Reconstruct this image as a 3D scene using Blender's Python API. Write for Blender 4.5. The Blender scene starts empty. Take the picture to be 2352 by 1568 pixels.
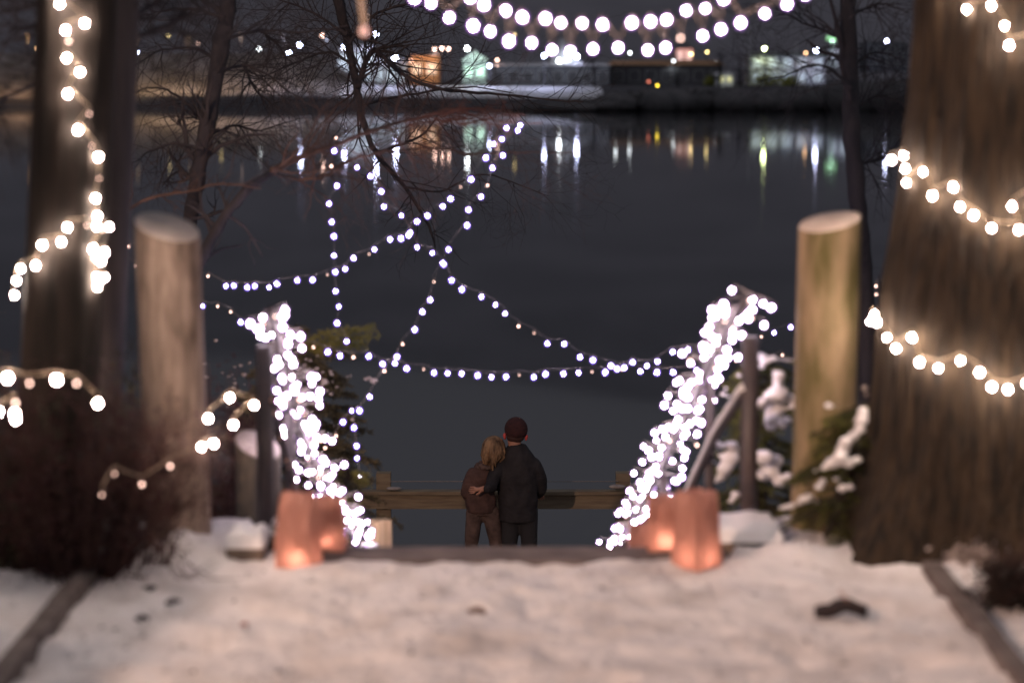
import bpy, bmesh, math, random
import numpy as np
from mathutils import Vector, Matrix, noise
R = math.radians
PI = math.pi
random.seed(7)
rng = np.random.default_rng(11)
sc = bpy.context.scene
COL = sc.collection

# ------------------------------------------------------------------ camera, world, exposure
F, CX, CY, YH = 5553.0, 1176.0, 784.0, 165.0      # focal length / centre / horizon in 2352-px units
CAMZ = 1.74
PITCH = math.atan((CY - YH) / F)
cd = bpy.data.cameras.new('camera'); cam = bpy.data.objects.new('camera', cd); COL.objects.link(cam)
cam.location = (0, 0, CAMZ); cam.rotation_euler = (PI / 2 - PITCH, 0, 0)
cd.lens = 85; cd.sensor_width = 36; cd.clip_start = 0.1; cd.clip_end = 4000
cd.dof.use_dof = True; cd.dof.focus_distance = 21.5; cd.dof.aperture_fstop = 1.75
sc.camera = cam
sc.view_settings.view_transform = 'Standard'; sc.view_settings.look = 'None'
sc.view_settings.exposure = 0; sc.view_settings.gamma = 1
sc.cycles.max_bounces = 6; sc.cycles.diffuse_bounces = 3; sc.cycles.glossy_bounces = 3
sc.cycles.transparent_max_bounces = 12; sc.cycles.sample_clamp_indirect = 3
sc.cycles.caustics_reflective = False; sc.cycles.caustics_refractive = False

w = bpy.data.worlds.new('World'); sc.world = w; w.use_nodes = True
nt = w.node_tree; nt.nodes.clear()
out = nt.nodes.new('ShaderNodeOutputWorld')
sky = nt.nodes.new('ShaderNodeTexSky'); sky.sky_type = 'NISHITA'; sky.sun_disc = False
sky.sun_elevation = R(-7); sky.sun_rotation = R(200)
b1 = nt.nodes.new('ShaderNodeBackground'); b1.inputs[1].default_value = 0.05
nt.links.new(sky.outputs[0], b1.inputs[0])
tc = nt.nodes.new('ShaderNodeTexCoord'); sp = nt.nodes.new('ShaderNodeSeparateXYZ')
nt.links.new(tc.outputs['Generated'], sp.inputs[0])
rp = nt.nodes.new('ShaderNodeValToRGB'); nt.links.new(sp.outputs[2], rp.inputs[0])
e = rp.color_ramp.elements
def gl(v): return (v * 0.80, v * 0.80, v * 0.93, 1)
e[0].position = 0.0; e[0].color = gl(0.044)
e[1].position = 1.0; e[1].color = gl(0.20)
for p_, v_ in ((0.06, 0.052), (0.12, 0.076), (0.2, 0.12), (0.5, 0.165)):
    k = e.new(p_); k.color = gl(v_)
b2 = nt.nodes.new('ShaderNodeBackground'); nt.links.new(rp.outputs[0], b2.inputs[0]); b2.inputs[1].default_value = 1.0
ad = nt.nodes.new('ShaderNodeAddShader')
nt.links.new(b1.outputs[0], ad.inputs[0]); nt.links.new(b2.outputs[0], ad.inputs[1]); nt.links.new(ad.outputs[0], out.inputs[0])

# ------------------------------------------------------------------ placing helpers
FWD = Vector((0, math.cos(PITCH), -math.sin(PITCH))); UP = Vector((0, math.sin(PITCH), math.cos(PITCH)))
def ray(x, y): return FWD + Vector((1, 0, 0)) * ((x - CX) / F) + UP * ((CY - y) / F)
def at(x, y, Y):
    d = ray(x, y); return Vector((0, 0, CAMZ)) + d * (Y / d.y)
def gnd(x, y, z=0.0):
    d = ray(x, y); return Vector((0, 0, CAMZ)) + d * ((z - CAMZ) / d.z)
def ppm(Y): return F / Y          # 2352-px units per metre at distance Y

# ------------------------------------------------------------------ object helpers
def empty(name, loc=(0, 0, 0), label=None, cat=None, group=None, rz=0):
    o = bpy.data.objects.new(name, None); COL.objects.link(o); o.location = loc; o.rotation_euler = (0, 0, rz)
    o.empty_display_size = 0.1
    tag(o, label, cat, group); return o
def tag(o, label=None, cat=None, group=None, kind=None):
    if label: o['label'] = label
    if cat: o['category'] = cat
    if group: o['group'] = group
    if kind: o['kind'] = kind
    return o
class MB:
    """collects vertices and faces, then links them as ONE mesh object"""
    def __init__(s): s.v = []; s.f = []; s.mi = []
    def add(s, vs, fs, m=0):
        n = len(s.v); s.v.extend([tuple(a) for a in vs]); s.f.extend([tuple(i + n for i in q) for q in fs]); s.mi.extend([m] * len(fs))
    def box(s, c, d, rz=0, m=0, M=None):
        x, y, z = d[0] / 2, d[1] / 2, d[2] / 2
        vs = [Vector(q) for q in ((-x, -y, -z), (x, -y, -z), (x, y, -z), (-x, y, -z), (-x, -y, z), (x, -y, z), (x, y, z), (-x, y, z))]
        if M is None: M = Matrix.Rotation(rz, 3, 'Z')
        s.add([M @ q + Vector(c) for q in vs], [(0, 3, 2, 1), (4, 5, 6, 7), (0, 1, 5, 4), (1, 2, 6, 5), (2, 3, 7, 6), (3, 0, 4, 7)], m)
    def tube(s, pts, rad, n=6, m=0, cap=True):
        pts = [Vector(p) for p in pts]
        if not hasattr(rad, '__len__'): rad = [rad] * len(pts)
        k = len(pts); ring = []; vs = []
        t0 = (pts[1] - pts[0]).normalized()
        a = t0.orthogonal().normalized()
        for i, p in enumerate(pts):
            t = (pts[min(i + 1, k - 1)] - pts[max(i - 1, 0)])
            if t.length < 1e-9: t = t0.copy()
            t.normalize(); a = (a - t * a.dot(t))
            if a.length < 1e-6: a = t.orthogonal()
            a.normalize(); b = t.cross(a)
            for j in range(n):
                q = 2 * PI * j / n; vs.append(p + (a * math.cos(q) + b * math.sin(q)) * rad[i])
        fs = [(i * n + j, i * n + (j + 1) % n, (i + 1) * n + (j + 1) % n, (i + 1) * n + j) for i in range(k - 1) for j in range(n)]
        if cap: fs.append(tuple(reversed(range(n)))); fs.append(tuple((k - 1) * n + j for j in range(n)))
        s.add(vs, fs, m)
    def ball(s, c, r, nu=10, nv=7, m=0, M=None, jit=0):
        if not hasattr(r, '__len__'): r = (r, r, r)
        c = Vector(c); vs = [Vector((0, 0, r[2]))]
        for i in range(1, nv):
            t = PI * i / nv
            for j in range(nu):
                p = 2 * PI * j / nu; k = 1 + random.uniform(-jit, jit)
                vs.append(Vector((r[0] * math.sin(t) * math.cos(p) * k, r[1] * math.sin(t) * math.sin(p) * k, r[2] * math.cos(t) * k)))
        vs.append(Vector((0, 0, -r[2])))
        if M is not None: vs = [M @ q for q in vs]
        fs = [(0, 1 + j, 1 + (j + 1) % nu) for j in range(nu)]
        for i in range(nv - 2):
            for j in range(nu):
                a = 1 + i * nu + j; b = 1 + i * nu + (j + 1) % nu; fs.append((a, a + nu, b + nu, b))
        l = len(vs) - 1; q0 = 1 + (nv - 2) * nu
        fs += [(q0 + j, l, q0 + (j + 1) % nu) for j in range(nu)]
        s.add([q + c for q in vs], fs, m)
    def build(s, name, mats, parent=None, smooth=True, mesh_only=False):
        me = bpy.data.meshes.new(name); me.from_pydata(s.v, [], s.f)
        if not isinstance(mats, (list, tuple)): mats = [mats]
        for m in mats: me.materials.append(m)
        if len(mats) > 1: me.polygons.foreach_set('material_index', s.mi)
        if smooth: me.polygons.foreach_set('use_smooth', [True] * len(me.polygons))
        me.update()
        if mesh_only: return me
        o = bpy.data.objects.new(name, me); COL.objects.link(o)
        if parent is not None:
            o.parent = parent
            if parent.type == 'EMPTY' and parent.parent is None and parent.get('_w', 1):
                # vertices are given in world space: undo the parent's placement
                o.matrix_parent_inverse = Matrix.LocRotScale(parent.location, parent.rotation_euler, None).inverted()
        return o

# ------------------------------------------------------------------ materials
def mat(name, col, rough=0.7, col2=None, scale=8.0, stretch=(1, 1, 1), bump=0.0, bscale=30.0, spec=0.3, metal=0.0,
        translucent=0.0, coords='Object', lo=0.35, hi=0.65, detail=5, sheen=0.0, bdist=0.01):
    m = bpy.data.materials.new(name); m.use_nodes = True; t = m.node_tree; N = t.nodes; L = t.links
    p = N['Principled BSDF']; p.inputs['Roughness'].default_value = rough; p.inputs['Metallic'].default_value = metal
    p.inputs['Specular IOR Level'].default_value = spec
    if sheen: p.inputs['Sheen Weight'].default_value = sheen
    p.inputs['Base Color'].default_value = (*col, 1)
    c = N.new('ShaderNodeTexCoord'); mp = N.new('ShaderNodeMapping'); mp.inputs['Scale'].default_value = stretch
    L.new(c.outputs[coords], mp.inputs[0])
    if col2 is not None:
        n = N.new('ShaderNodeTexNoise'); n.inputs['Scale'].default_value = scale; n.inputs['Detail'].default_value = detail
        L.new(mp.outputs[0], n.inputs[0])
        r = N.new('ShaderNodeValToRGB'); r.color_ramp.elements[0].position = lo; r.color_ramp.elements[1].position = hi
        r.color_ramp.elements[0].color = (*col, 1); r.color_ramp.elements[1].color = (*col2, 1)
        L.new(n.outputs[0], r.inputs[0]); L.new(r.outputs[0], p.inputs['Base Color'])
    if bump:
        n2 = N.new('ShaderNodeTexNoise'); n2.inputs['Scale'].default_value = bscale; n2.inputs['Detail'].default_value = 6
        L.new(mp.outputs[0], n2.inputs[0])
        bm = N.new('ShaderNodeBump'); bm.inputs['Strength'].default_value = bump; bm.inputs['Distance'].default_value = bdist
        L.new(n2.outputs[0], bm.inputs['Height']); L.new(bm.outputs[0], p.inputs['Normal'])
    if translucent:
        tr = N.new('ShaderNodeBsdfTranslucent'); tr.inputs[0].default_value = (*(col2 or col), 1)
        mx = N.new('ShaderNodeMixShader'); mx.inputs[0].default_value = translucent
        L.new(p.outputs[0], mx.inputs[1]); L.new(tr.outputs[0], mx.inputs[2])
        L.new(mx.outputs[0], N['Material Output'].inputs[0])
    return m
def emat(name, col, s):
    m = bpy.data.materials.new(name); m.use_nodes = True; N = m.node_tree.nodes; p = N['Principled BSDF']
    p.inputs['Base Color'].default_value = (0.6, 0.6, 0.6, 1)
    p.inputs['Emission Color'].default_value = (*col, 1); p.inputs['Emission Strength'].default_value = s
    return m
def halomat(name, col, s, op=0.35):  # glowing shell that paints the lens halo round a bulb
    m = bpy.data.materials.new(name); m.use_nodes = True; N = m.node_tree.nodes; L = m.node_tree.links; N.clear()
    o = N.new('ShaderNodeOutputMaterial'); t = N.new('ShaderNodeBsdfTransparent'); em = N.new('ShaderNodeEmission')
    em.inputs[0].default_value = (*col, 1); em.inputs[1].default_value = s
    mx = N.new('ShaderNodeMixShader'); mx.inputs[0].default_value = op
    L.new(t.outputs[0], mx.inputs[1]); L.new(em.outputs[0], mx.inputs[2]); L.new(mx.outputs[0], o.inputs[0])
    m.cycles.emission_sampling = 'NONE'
    return m
M = {}
M['snow'] = mat('snow', (0.56, 0.52, 0.50), 0.75, (0.76, 0.74, 0.74), 4.5, (1, .6, 1), lo=0.28, hi=0.55, detail=8, bump=0.8, bscale=26, spec=0.2, bdist=0.02)
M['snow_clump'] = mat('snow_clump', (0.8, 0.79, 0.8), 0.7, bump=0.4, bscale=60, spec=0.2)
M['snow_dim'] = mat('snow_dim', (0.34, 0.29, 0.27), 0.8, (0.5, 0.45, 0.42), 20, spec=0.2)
M['wood'] = mat('weathered_timber', (0.17, 0.13, 0.10), 0.85, (0.26, 0.2, 0.15), 9, (1, 1, 1), 0.5, 40)
M['rail_wood'] = mat('rail_timber', (0.22, 0.17, 0.12), 0.85, (0.31, 0.25, 0.17), 6, (0.6, 1, 6), 0.3, 30)
M['edge'] = mat('edging_timber', (0.10, 0.08, 0.075), 0.85, (0.17, 0.14, 0.13), 9, (1, 1, 1), 0.3, 40)
M['log'] = mat('log_side', (0.13, 0.092, 0.068), 0.85, (0.44, 0.325, 0.26), 8.0, (3.0, 3.0, 0.7), 0.9, 14, lo=0.3, hi=0.68, detail=10)
M['log_moss'] = mat('log_side_mossy', (0.10, 0.088, 0.03), 0.85, (0.34, 0.25, 0.155), 6.0, (2.2, 2.2, 0.6), 0.9, 14, lo=0.3, hi=0.66, detail=10)
M['log_top'] = mat('log_cut_top', (0.72, 0.62, 0.55), 0.8, (0.6, 0.5, 0.43), 18)
M['log_dark'] = mat('log_side_dark', (0.09, 0.08, 0.065), 0.85, (0.15, 0.13, 0.1), 7.0, (3, 3, 0.5), 0.5, 14)
M['bark'] = mat('cedar_bark', (0.009, 0.007, 0.006), 0.9, (0.052, 0.035, 0.020), 9, (3.6, 3.6, 0.55), 1.0, 12, lo=0.3, hi=0.72, bdist=0.05, detail=9)
M['bark_dark'] = mat('dark_bark', (0.010, 0.009, 0.008), 0.9, (0.032, 0.025, 0.021), 6.0, (3, 3, 0.4), 0.8, 12)
M['bark_black'] = mat('shaded_bark', (0.045, 0.042, 0.048), 0.9, (0.065, 0.058, 0.062), 6.0, (3, 3, 0.4), 0.5, 12)
M['twig'] = mat('bare_twig', (0.10, 0.065, 0.05), 0.85, (0.19, 0.115, 0.09), 5.0)
M['twig_red'] = mat('reddish_twig', (0.18, 0.07, 0.045), 0.8, (0.32, 0.15, 0.1), 5.0)
M['stem'] = mat('shrub_stem', (0.038, 0.019, 0.017), 0.8, (0.075, 0.038, 0.032), 5.0)
M['metal'] = mat('black_iron', (0.055, 0.045, 0.048), 0.5, (0.08, 0.06, 0.06), 12, spec=0.5, bump=0.2)
M['needle'] = mat('spruce_needles', (0.05, 0.065, 0.018), 0.75, (0.19, 0.19, 0.045), 7.0, spec=0.2)
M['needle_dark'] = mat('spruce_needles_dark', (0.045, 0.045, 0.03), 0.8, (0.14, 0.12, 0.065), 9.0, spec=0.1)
M['shrub_leaf'] = mat('barberry_leaf', (0.022, 0.012, 0.014), 0.75, (0.06, 0.022, 0.022), 6.0, spec=0.2)
M['shrub_green'] = mat('shrub_green_leaf', (0.03, 0.034, 0.025), 0.75, (0.07, 0.065, 0.045), 6.0, spec=0.2)
M['leaf_dead'] = mat('dead_leaf', (0.02, 0.017, 0.019), 0.8, (0.04, 0.028, 0.028), 30)
M['leaf_red'] = mat('red_leaf', (0.3, 0.05, 0.04), 0.7, (0.18, 0.04, 0.035), 30)
M['wire'] = mat('string_wire', (0.34, 0.3, 0.28), 0.5)
M['wire_tan'] = mat('string_wire_tan', (0.42, 0.33, 0.24), 0.6)
M['socket'] = mat('bulb_socket', (0.25, 0.2, 0.17), 0.6)
M['bag'] = mat('kraft_paper', (0.50, 0.265, 0.21), 0.85, (0.58, 0.32, 0.26), 7, bump=0.9, bscale=11, translucent=0.45, spec=0.15)
M['wax'] = mat('candle_wax', (0.8, 0.7, 0.55), 0.5)
M['flame'] = emat('candle_flame', (1.0, 0.58, 0.43), 220)
M['stone'] = mat('dark_stone', (0.11, 0.09, 0.08), 0.85, (0.2, 0.16, 0.13), 12, bump=0.6, bscale=20)
M['skin'] = mat('skin', (0.62, 0.33, 0.24), 0.55, (0.55, 0.28, 0.2), 12)
M['ear'] = mat('cold_red_ear', (0.8, 0.13, 0.12), 0.5)
M['hair_blond'] = mat('blond_hair', (0.08, 0.048, 0.03), 0.6, (0.44, 0.27, 0.15), 16, (1, 1, 0.35), 0.9, 60)  # shade and highlights of the hair are mixed into its colour
M['hair_dark'] = mat('dark_hair', (0.07, 0.035, 0.03), 0.7)
M['cap'] = mat('maroon_knit', (0.085, 0.034, 0.035), 0.9, (0.05, 0.024, 0.026), 18, (1, 1, 3), bump=0.5, bscale=80)
M['jacket_black'] = mat('black_jacket', (0.03, 0.028, 0.032), 0.75, (0.045, 0.042, 0.046), 8, bump=1.0, bscale=8, spec=0.2, bdist=0.03)
M['jacket_brown'] = mat('brown_jacket', (0.07, 0.042, 0.038), 0.85, (0.13, 0.075, 0.065), 9, bump=1.0, bscale=9, bdist=0.03)
M['jeans'] = mat('brown_trousers', (0.09, 0.062, 0.055), 0.9, (0.17, 0.115, 0.1), 12, bump=1.0, bscale=10, bdist=0.03)
M['trousers_dark'] = mat('dark_trousers', (0.04, 0.04, 0.045), 0.9)
M['boot'] = mat('boot', (0.05, 0.04, 0.04), 0.7)
M['hill'] = mat('night_woods', (0.24, 0.235, 0.25), 1.0, (0.32, 0.31, 0.33), 0.02, spec=0)
M['bank'] = mat('far_bank_soil', (0.10, 0.098, 0.105), 1.0, (0.15, 0.145, 0.15), 0.3, spec=0)
M['thicket'] = mat('thicket', (0.13, 0.13, 0.13), 1.0, (0.19, 0.18, 0.18), 0.5, spec=0)
M['plaster'] = mat('pale_plaster', (0.6, 0.6, 0.62), 0.8, (0.45, 0.45, 0.48), 0.4, spec=0.1)
M['timber_wall'] = mat('orange_lit_boards', (0.5, 0.3, 0.17), 0.8, (0.4, 0.22, 0.12), 0.8, (4, 4, 0.5), spec=0.1)
M['pink_lit_wall'] = mat('pink_lit_render', (0.6, 0.42, 0.4), 0.8)  # pink light on the facade is put into the wall colour
M['grey_wall'] = mat('grey_cladding', (0.2, 0.21, 0.23), 0.8, (0.15, 0.155, 0.175), 0.5)
M['roof_dark'] = mat('dark_roof', (0.13, 0.13, 0.14), 0.8)
M['pole'] = mat('lamp_pole', (0.2, 0.2, 0.21), 0.5)
M['pole_pale'] = mat('pale_pole', (0.5, 0.5, 0.5), 0.5)
# lamps: bulbs of the string lights
def bulbset(k, c, s, gc, gs): M['core' + k] = emat('bulb_light' + k, c, s); M['halo' + k] = halomat('bulb_halo' + k, gc, gs)
bulbset('_star', (0.95, 0.80, 1.0), 160, (0.33, 0.2, 1.0), 4.5)
bulbset('_near', (1.0, 0.79, 0.66), 430, (1.0, 0.42, 0.62), 2.6)
bulbset('_top', (1.0, 0.82, 0.92), 90, (0.6, 0.25, 0.95), 3.2)
bulbset('_rail', (1.0, 0.80, 0.90), 90, (0.6, 0.32, 0.95), 3.8)
bulbset('_dim', (1.0, 0.62, 0.5), 14, (0.9, 0.3, 0.3), 0.5)
M['bulb_off'] = mat('unlit_bulb', (0.7, 0.4, 0.3), 0.3)

# water
m = bpy.data.materials.new('night_water'); m.use_nodes = True; N = m.node_tree.nodes; L = m.node_tree.links
p = N['Principled BSDF']; p.inputs['Base Color'].default_value = (0.045, 0.048, 0.054, 1); p.inputs['Roughness'].default_value = 0.04
p.inputs['IOR'].default_value = 1.333; p.inputs['Specular IOR Level'].default_value = 0.5
c = N.new('ShaderNodeTexCoord'); mp = N.new('ShaderNodeMapping'); mp.inputs['Scale'].default_value = (1.0, 1.0, 1)
n1 = N.new('ShaderNodeTexNoise'); n1.inputs['Scale'].default_value = 1.2; n1.inputs['Detail'].default_value = 3
L.new(c.outputs['Object'], mp.inputs[0]); L.new(mp.outputs[0], n1.inputs[0])
bm = N.new('ShaderNodeBump'); bm.inputs['Strength'].default_value = 0.12; bm.inputs['Distance'].default_value = 0.003
L.new(n1.outputs[0], bm.inputs['Height']); L.new(bm.outputs[0], p.inputs['Normal'])
M['water'] = m

# ------------------------------------------------------------------ the street lamp that lights the path from behind the photographer
def point(name, loc, power, col, rad, parent=None, aim=None, cone=150):
    l = bpy.data.lights.new(name, 'SPOT' if aim else 'POINT')
    if aim: l.spot_size = R(cone); l.spot_blend = 0.5
    l.energy = power; l.color = col; l.shadow_soft_size = rad
    o = bpy.data.objects.new(name, l); COL.objects.link(o); o.location = loc
    if aim: o.rotation_euler = Vector(aim).to_track_quat('-Z', 'Y').to_euler()
    if parent: o.parent = parent
    return o
LAMP = Vector((-6.6, -2.2, 5.2))
sl = empty('street_lamp', (LAMP.x, LAMP.y, 0), 'tall path street lamp with warm light, standing behind the viewer', 'street lamp'); 
q = MB(); q.tube([(LAMP.x, LAMP.y, -0.1), (LAMP.x, LAMP.y, 1), (LAMP.x, LAMP.y, 5.0)], [0.08, 0.06, 0.045], 12); q.build('pole', M['pole'], sl)
q = MB(); q.ball((LAMP.x, LAMP.y, 5.42), (0.26, 0.26, 0.1), 16, 8); q.build('lamp_cap', M['metal'], sl)
q = MB(); q.ball(LAMP, 0.1, 12, 8); q.build('lamp_light', emat('street_lamp_light', (1, 0.74, 0.58), 60), sl)
point('street_lamp_light', LAMP + Vector((0.3, 0.5, -0.02)), 5300, (1.0, 0.64, 0.475), 0.11)

# ------------------------------------------------------------------ snow ground, near shore
WATER_Z = -3.9
def fbm(x, y, s, o=4, seed=0.0): return noise.fractal(Vector((x * s + seed, y * s - seed, seed * 0.7)), 1.0, 2.0, o)
RAISE = []   # (x, y, sx, sy, h)
def bump_at(px, py, wpx, dep, h, z=0.0):
    g = gnd(px, py, z); RAISE.append((g.x, g.y, wpx / ppm(g.y), dep, h))
bump_at(430, 1262, 60, 0.16, 0.055); bump_at(360, 1290, 30, 0.12, 0.02)
bump_at(1830, 1275, 90, 0.25, 0.03); bump_at(2230, 1300, 60, 0.15, 0.05); bump_at(2330, 1310, 50, 0.2, 0.04)
for (a, b, wd, dp, h) in ((1095, 1397, 26, 0.05, -0.03), (1265, 1360, 26, 0.04, -0.022), (150, 1497, 60, 0.05, -0.05), (90, 1512, 40, 0.04, -0.03),
                        (1240, 1306, 60, 0.06, -0.02), (900, 1330, 40, 0.05, -0.012), (1820, 1505, 60, 0.05, -0.012), (2120, 1520, 90, 0.05, -0.03),
                        (1940, 1450, 50, 0.05, -0.02), (1260, 1530, 45, 0.05, -0.015), (330, 1400, 40, 0.05, -0.012), (240, 1405, 30, 0.05, -0.018),
                        (200, 1480, 35, 0.035, -0.03), (1560, 1480, 50, 0.04, -0.01), (700, 1420, 45, 0.05, -0.01), (1740, 1560, 60, 0.05, -0.014)):
    bump_at(a, b, wd, dp, h)
rf = random.Random(17)
for k in range(46):      # trodden footprints
    fx_ = rf.uniform(-1.25, 1.25); fy_ = rf.uniform(5.9, 8.35); dep_ = rf.uniform(0.008, 0.026)
    RAISE.append((fx_, fy_, 0.05, 0.085, -dep_)); RAISE.append((fx_ + 0.008, fy_ - 0.13, 0.04, 0.05, -dep_ * 0.9)); RAISE.append((fx_, fy_ + 0.17, 0.09, 0.045, dep_ * 0.45))
def slope_z(y):
    t = max(0.0, y - 9.35); return -0.45 * t
def ground_z(x, y):
    side = 1.0
    z = slope_z(y)
    if y > 8.2: z += 0.10 * fbm(x, y, 0.7, 3, 5) * min(1, (y - 8.2)) * (1 if abs(x) > 1.2 else 0.2)
    if y > 19.5: z = slope_z(19.5) - (y - 19.5) * 0.3
    if abs(x) < 0.82 and y > 8.5: z = min(z, 0.012 - 0.05 * min(1, (y - 8.5) / 0.06))
    if abs(x) < 1.02 and y > 8.8:
        z = min(z, -0.30 - 0.45 * (y - 8.85))
    if y < 9.6:
        z += 0.022 * fbm(x, y * 1.5, 2.6, 4, 1) + 0.016 * fbm(x, y * 1.6, 7, 3, 3) + 0.005 * fbm(x, y, 26, 2, 9)
        for (bx, by, sx, sy, h) in RAISE:
            dx = (x - bx) / sx; dy = (y - by) / sy; dd = dx * dx + dy * dy
            if dd < 9: z += h * math.exp(-dd)
    if abs(x) > 1.5 and y < 8.2: z += 0.03 * min(1, (abs(x) - 1.5) * 4)
    return z
xs = sorted(set([round(v, 3) for v in np.concatenate([np.linspace(-60, -8, 14), np.linspace(-8, -2.4, 20), np.linspace(-2.4, 2.4, 190), np.linspace(2.4, 8, 20), np.linspace(8, 60, 14)])]))
ys = sorted(set([round(v, 3) for v in np.concatenate([np.linspace(-40, -2, 10), np.linspace(-2, 5.8, 30), np.linspace(5.8, 9.7, 150), np.linspace(9.7, 24, 50)])]))
gv = [(x, y, ground_z(x, y)) for y in ys for x in xs]; nx = len(xs)
gf = [(j * nx + i, j * nx + i + 1, (j + 1) * nx + i + 1, (j + 1) * nx + i) for j in range(len(ys) - 1) for i in range(nx - 1)]
q = MB(); q.add(gv, gf); tag(q.build('ground', M['snow']), kind='structure')
q = MB(); q.add([(-1500, 17, WATER_Z), (1500, 17, WATER_Z), (1500, 1600, WATER_Z), (-1500, 1600, WATER_Z)], [(0, 1, 2, 3)])
tag(q.build('water', M['water'], smooth=False), kind='structure')
# stairs down to the dock
q = MB(); n_st = 19
for i in range(n_st):
    y0 = 8.79 + i * 0.367; z1 = -0.165 * (i + 1)
    q.box((0, y0 + 0.184, z1 - 0.1), (1.98, 0.363, 0.2), m=0)
    q.box((0, y0 + 0.325, z1 - 0.07), (2.0, 0.09, 0.165), m=1)
tag(q.build('stairs', [M['snow'], M['wood']], smooth=False), kind='structure')
# timber across the head of the stairs
q = MB(); g1 = gnd(700, 1299); g2 = gnd(1680, 1299)
q.box((-0.03, 8.64, -0.076), (1.62, 0.27, 0.16)); 
o = q.build('timber_beam', M['edge'], smooth=False); tag(o, 'long dark bare timber laid across the head of the stairs', 'timber beam')
bv = o.modifiers.new('bevel', 'BEVEL'); bv.width = 0.012; bv.segments = 2
# path edgings
for sx, lab in ((-1, 'dark timber path edging running through snow on the left, beside the barberry shrub'), (1, 'dark timber path edging running through snow on the right, below the cedar trunk')):
    q = MB(); xx = sx * 1.462
    npt = 24; ys_ = [3.0 + (8.32 - 3.0) * i / npt for i in range(npt + 1)]
    for i in range(npt):
        q.box((xx + 0.003 * math.sin(i * 1.7), (ys_[i] + ys_[i + 1]) / 2, -0.005 + 0.004 * math.sin(i)), (0.062, (ys_[1] - ys_[0]) * 0.999, 0.10))
    tag(q.build('path_edging', M['edge'], smooth=False), lab, 'path edging', 'timber edgings of the snowy path')

# ------------------------------------------------------------------ log posts
def log_post(px_top, py_top, px_bot, d, wpx, slant, mside, mtop, zbot, label, group, snow=False, h_el=0.0, topmat=None):
    T = at(px_top, py_top, d); r = wpx / 2 / ppm(d); B = at(px_bot, 1240, d); B.z = zbot
    e_ = empty('log_post', (B.x, B.y, 0), label, 'post', group)
    n = 40; k = 26; vs = []; 
    for i in range(k + 1):
        t = i / k; c = B.lerp(T, t)
        for j in range(n):
            a = 2 * PI * j / n; rr = r * (1.04 - 0.04 * t) * (1 + 0.03 * noise.noise(Vector((math.cos(a) * 1.5, math.sin(a) * 1.5, t * 2 + d))) + 0.012 * noise.noise(Vector((math.cos(a) * 9, math.sin(a) * 9, t * 3))))
            p = Vector((c.x + math.cos(a) * rr, c.y + math.sin(a) * rr, c.z))
            if i == k: p.z += slant[0] * (p.x - c.x) + slant[1] * (p.y - c.y)
            elif t > 0.8: p.z += (slant[0] * (p.x - c.x) + slant[1] * (p.y - c.y)) * (t - 0.8) / 0.2
            vs.append(p)
    fs = [(i * n + j, i * n + (j + 1) % n, (i + 1) * n + (j + 1) % n, (i + 1) * n + j) for i in range(k) for j in range(n)]
    q = MB(); q.add(vs, fs); q.build('trunk_section', mside, e_)
    top = vs[-n:]; c = sum(top, Vector()) / n
    q = MB(); ring = [c + (v - c) * 0.96 + Vector((0, 0, 0.006)) for v in top]
    q.add(top + ring + [c + Vector((0, 0, 0.008))], [(j, (j + 1) % n, n + (j + 1) % n, n + j) for j in range(n)] + [(n + j, n + (j + 1) % n, 2 * n) for j in range(n)])
    q.build('cut_top', mtop, e_)
    return e_
G_ = 'log posts either side of the stairs'
log_post(383, 522, 412, 8.95, 148, (-0.27, 0.3), M['log'], M['log_top'], -0.15, 'thick upright log post with slanted pale cut top, left of the stairs', G_)
log_post(1906, 510, 1889, 9.15, 143, (0.2, 0.2), M['log_moss'], M['log_top'], -0.15, 'thick mossy upright log post with pale cut top, right of the stairs', G_)
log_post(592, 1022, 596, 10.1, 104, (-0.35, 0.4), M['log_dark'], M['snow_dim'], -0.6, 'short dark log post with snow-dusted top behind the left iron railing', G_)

# ------------------------------------------------------------------ stone / timber blocks with snow caps
def block(x0, x1, ybot, dep, h, snow_h, label, m_):
    g = gnd((x0 + x1) / 2, ybot, 0); wd = (x1 - x0) / ppm(g.y)
    e_ = empty('edging_block', (g.x, g.y, 0), label, 'block', 'snow-capped blocks at the head of the stairs')
    q = MB(); q.box((g.x, g.y + dep / 2, h / 2 - 0.04), (wd, dep, h + 0.08)); o = q.build('block', m_, e_, smooth=False)
    bv = o.modifiers.new('b', 'BEVEL'); bv.width = 0.012; bv.segments = 2
    q = MB(); nn = 16
    vs = []; 
    for j in range(nn + 1):
        for i in range(nn + 1):
            u = i / nn * 2 - 1; v = j / nn * 2 - 1; ed = max(0, 1 - max(abs(u), abs(v)) ** 5)
            vs.append((g.x + u * wd * 0.53, g.y + dep / 2 + v * dep * 0.53, h - 0.012 + snow_h * ed ** 0.4 * (1 + 0.35 * noise.noise(Vector((u * 1.6 + wd * 9, v * 1.6, 0)))) ))
    q.add(vs, [(j * (nn + 1) + i, j * (nn + 1) + i + 1, (j + 1) * (nn + 1) + i + 1, (j + 1) * (nn + 1) + i) for j in range(nn) for i in range(nn)])
    q.build('snow_cap', M['snow_clump'], e_)
block(1648, 1800, 1256, 0.42, 0.03, 0.05, 'low timber block under a thick pillow of snow, foot of the right railing', M['wood'])
block(518, 606, 1286, 0.2, 0.055, 0.06, 'dark stone block with domed snow cap beside the left paper bag', M['stone'])
block(612, 650, 1262, 0.3, 0.07, 0.012, 'brown stone block with thin dusting of snow behind the left paper bag', M['stone'])

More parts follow.
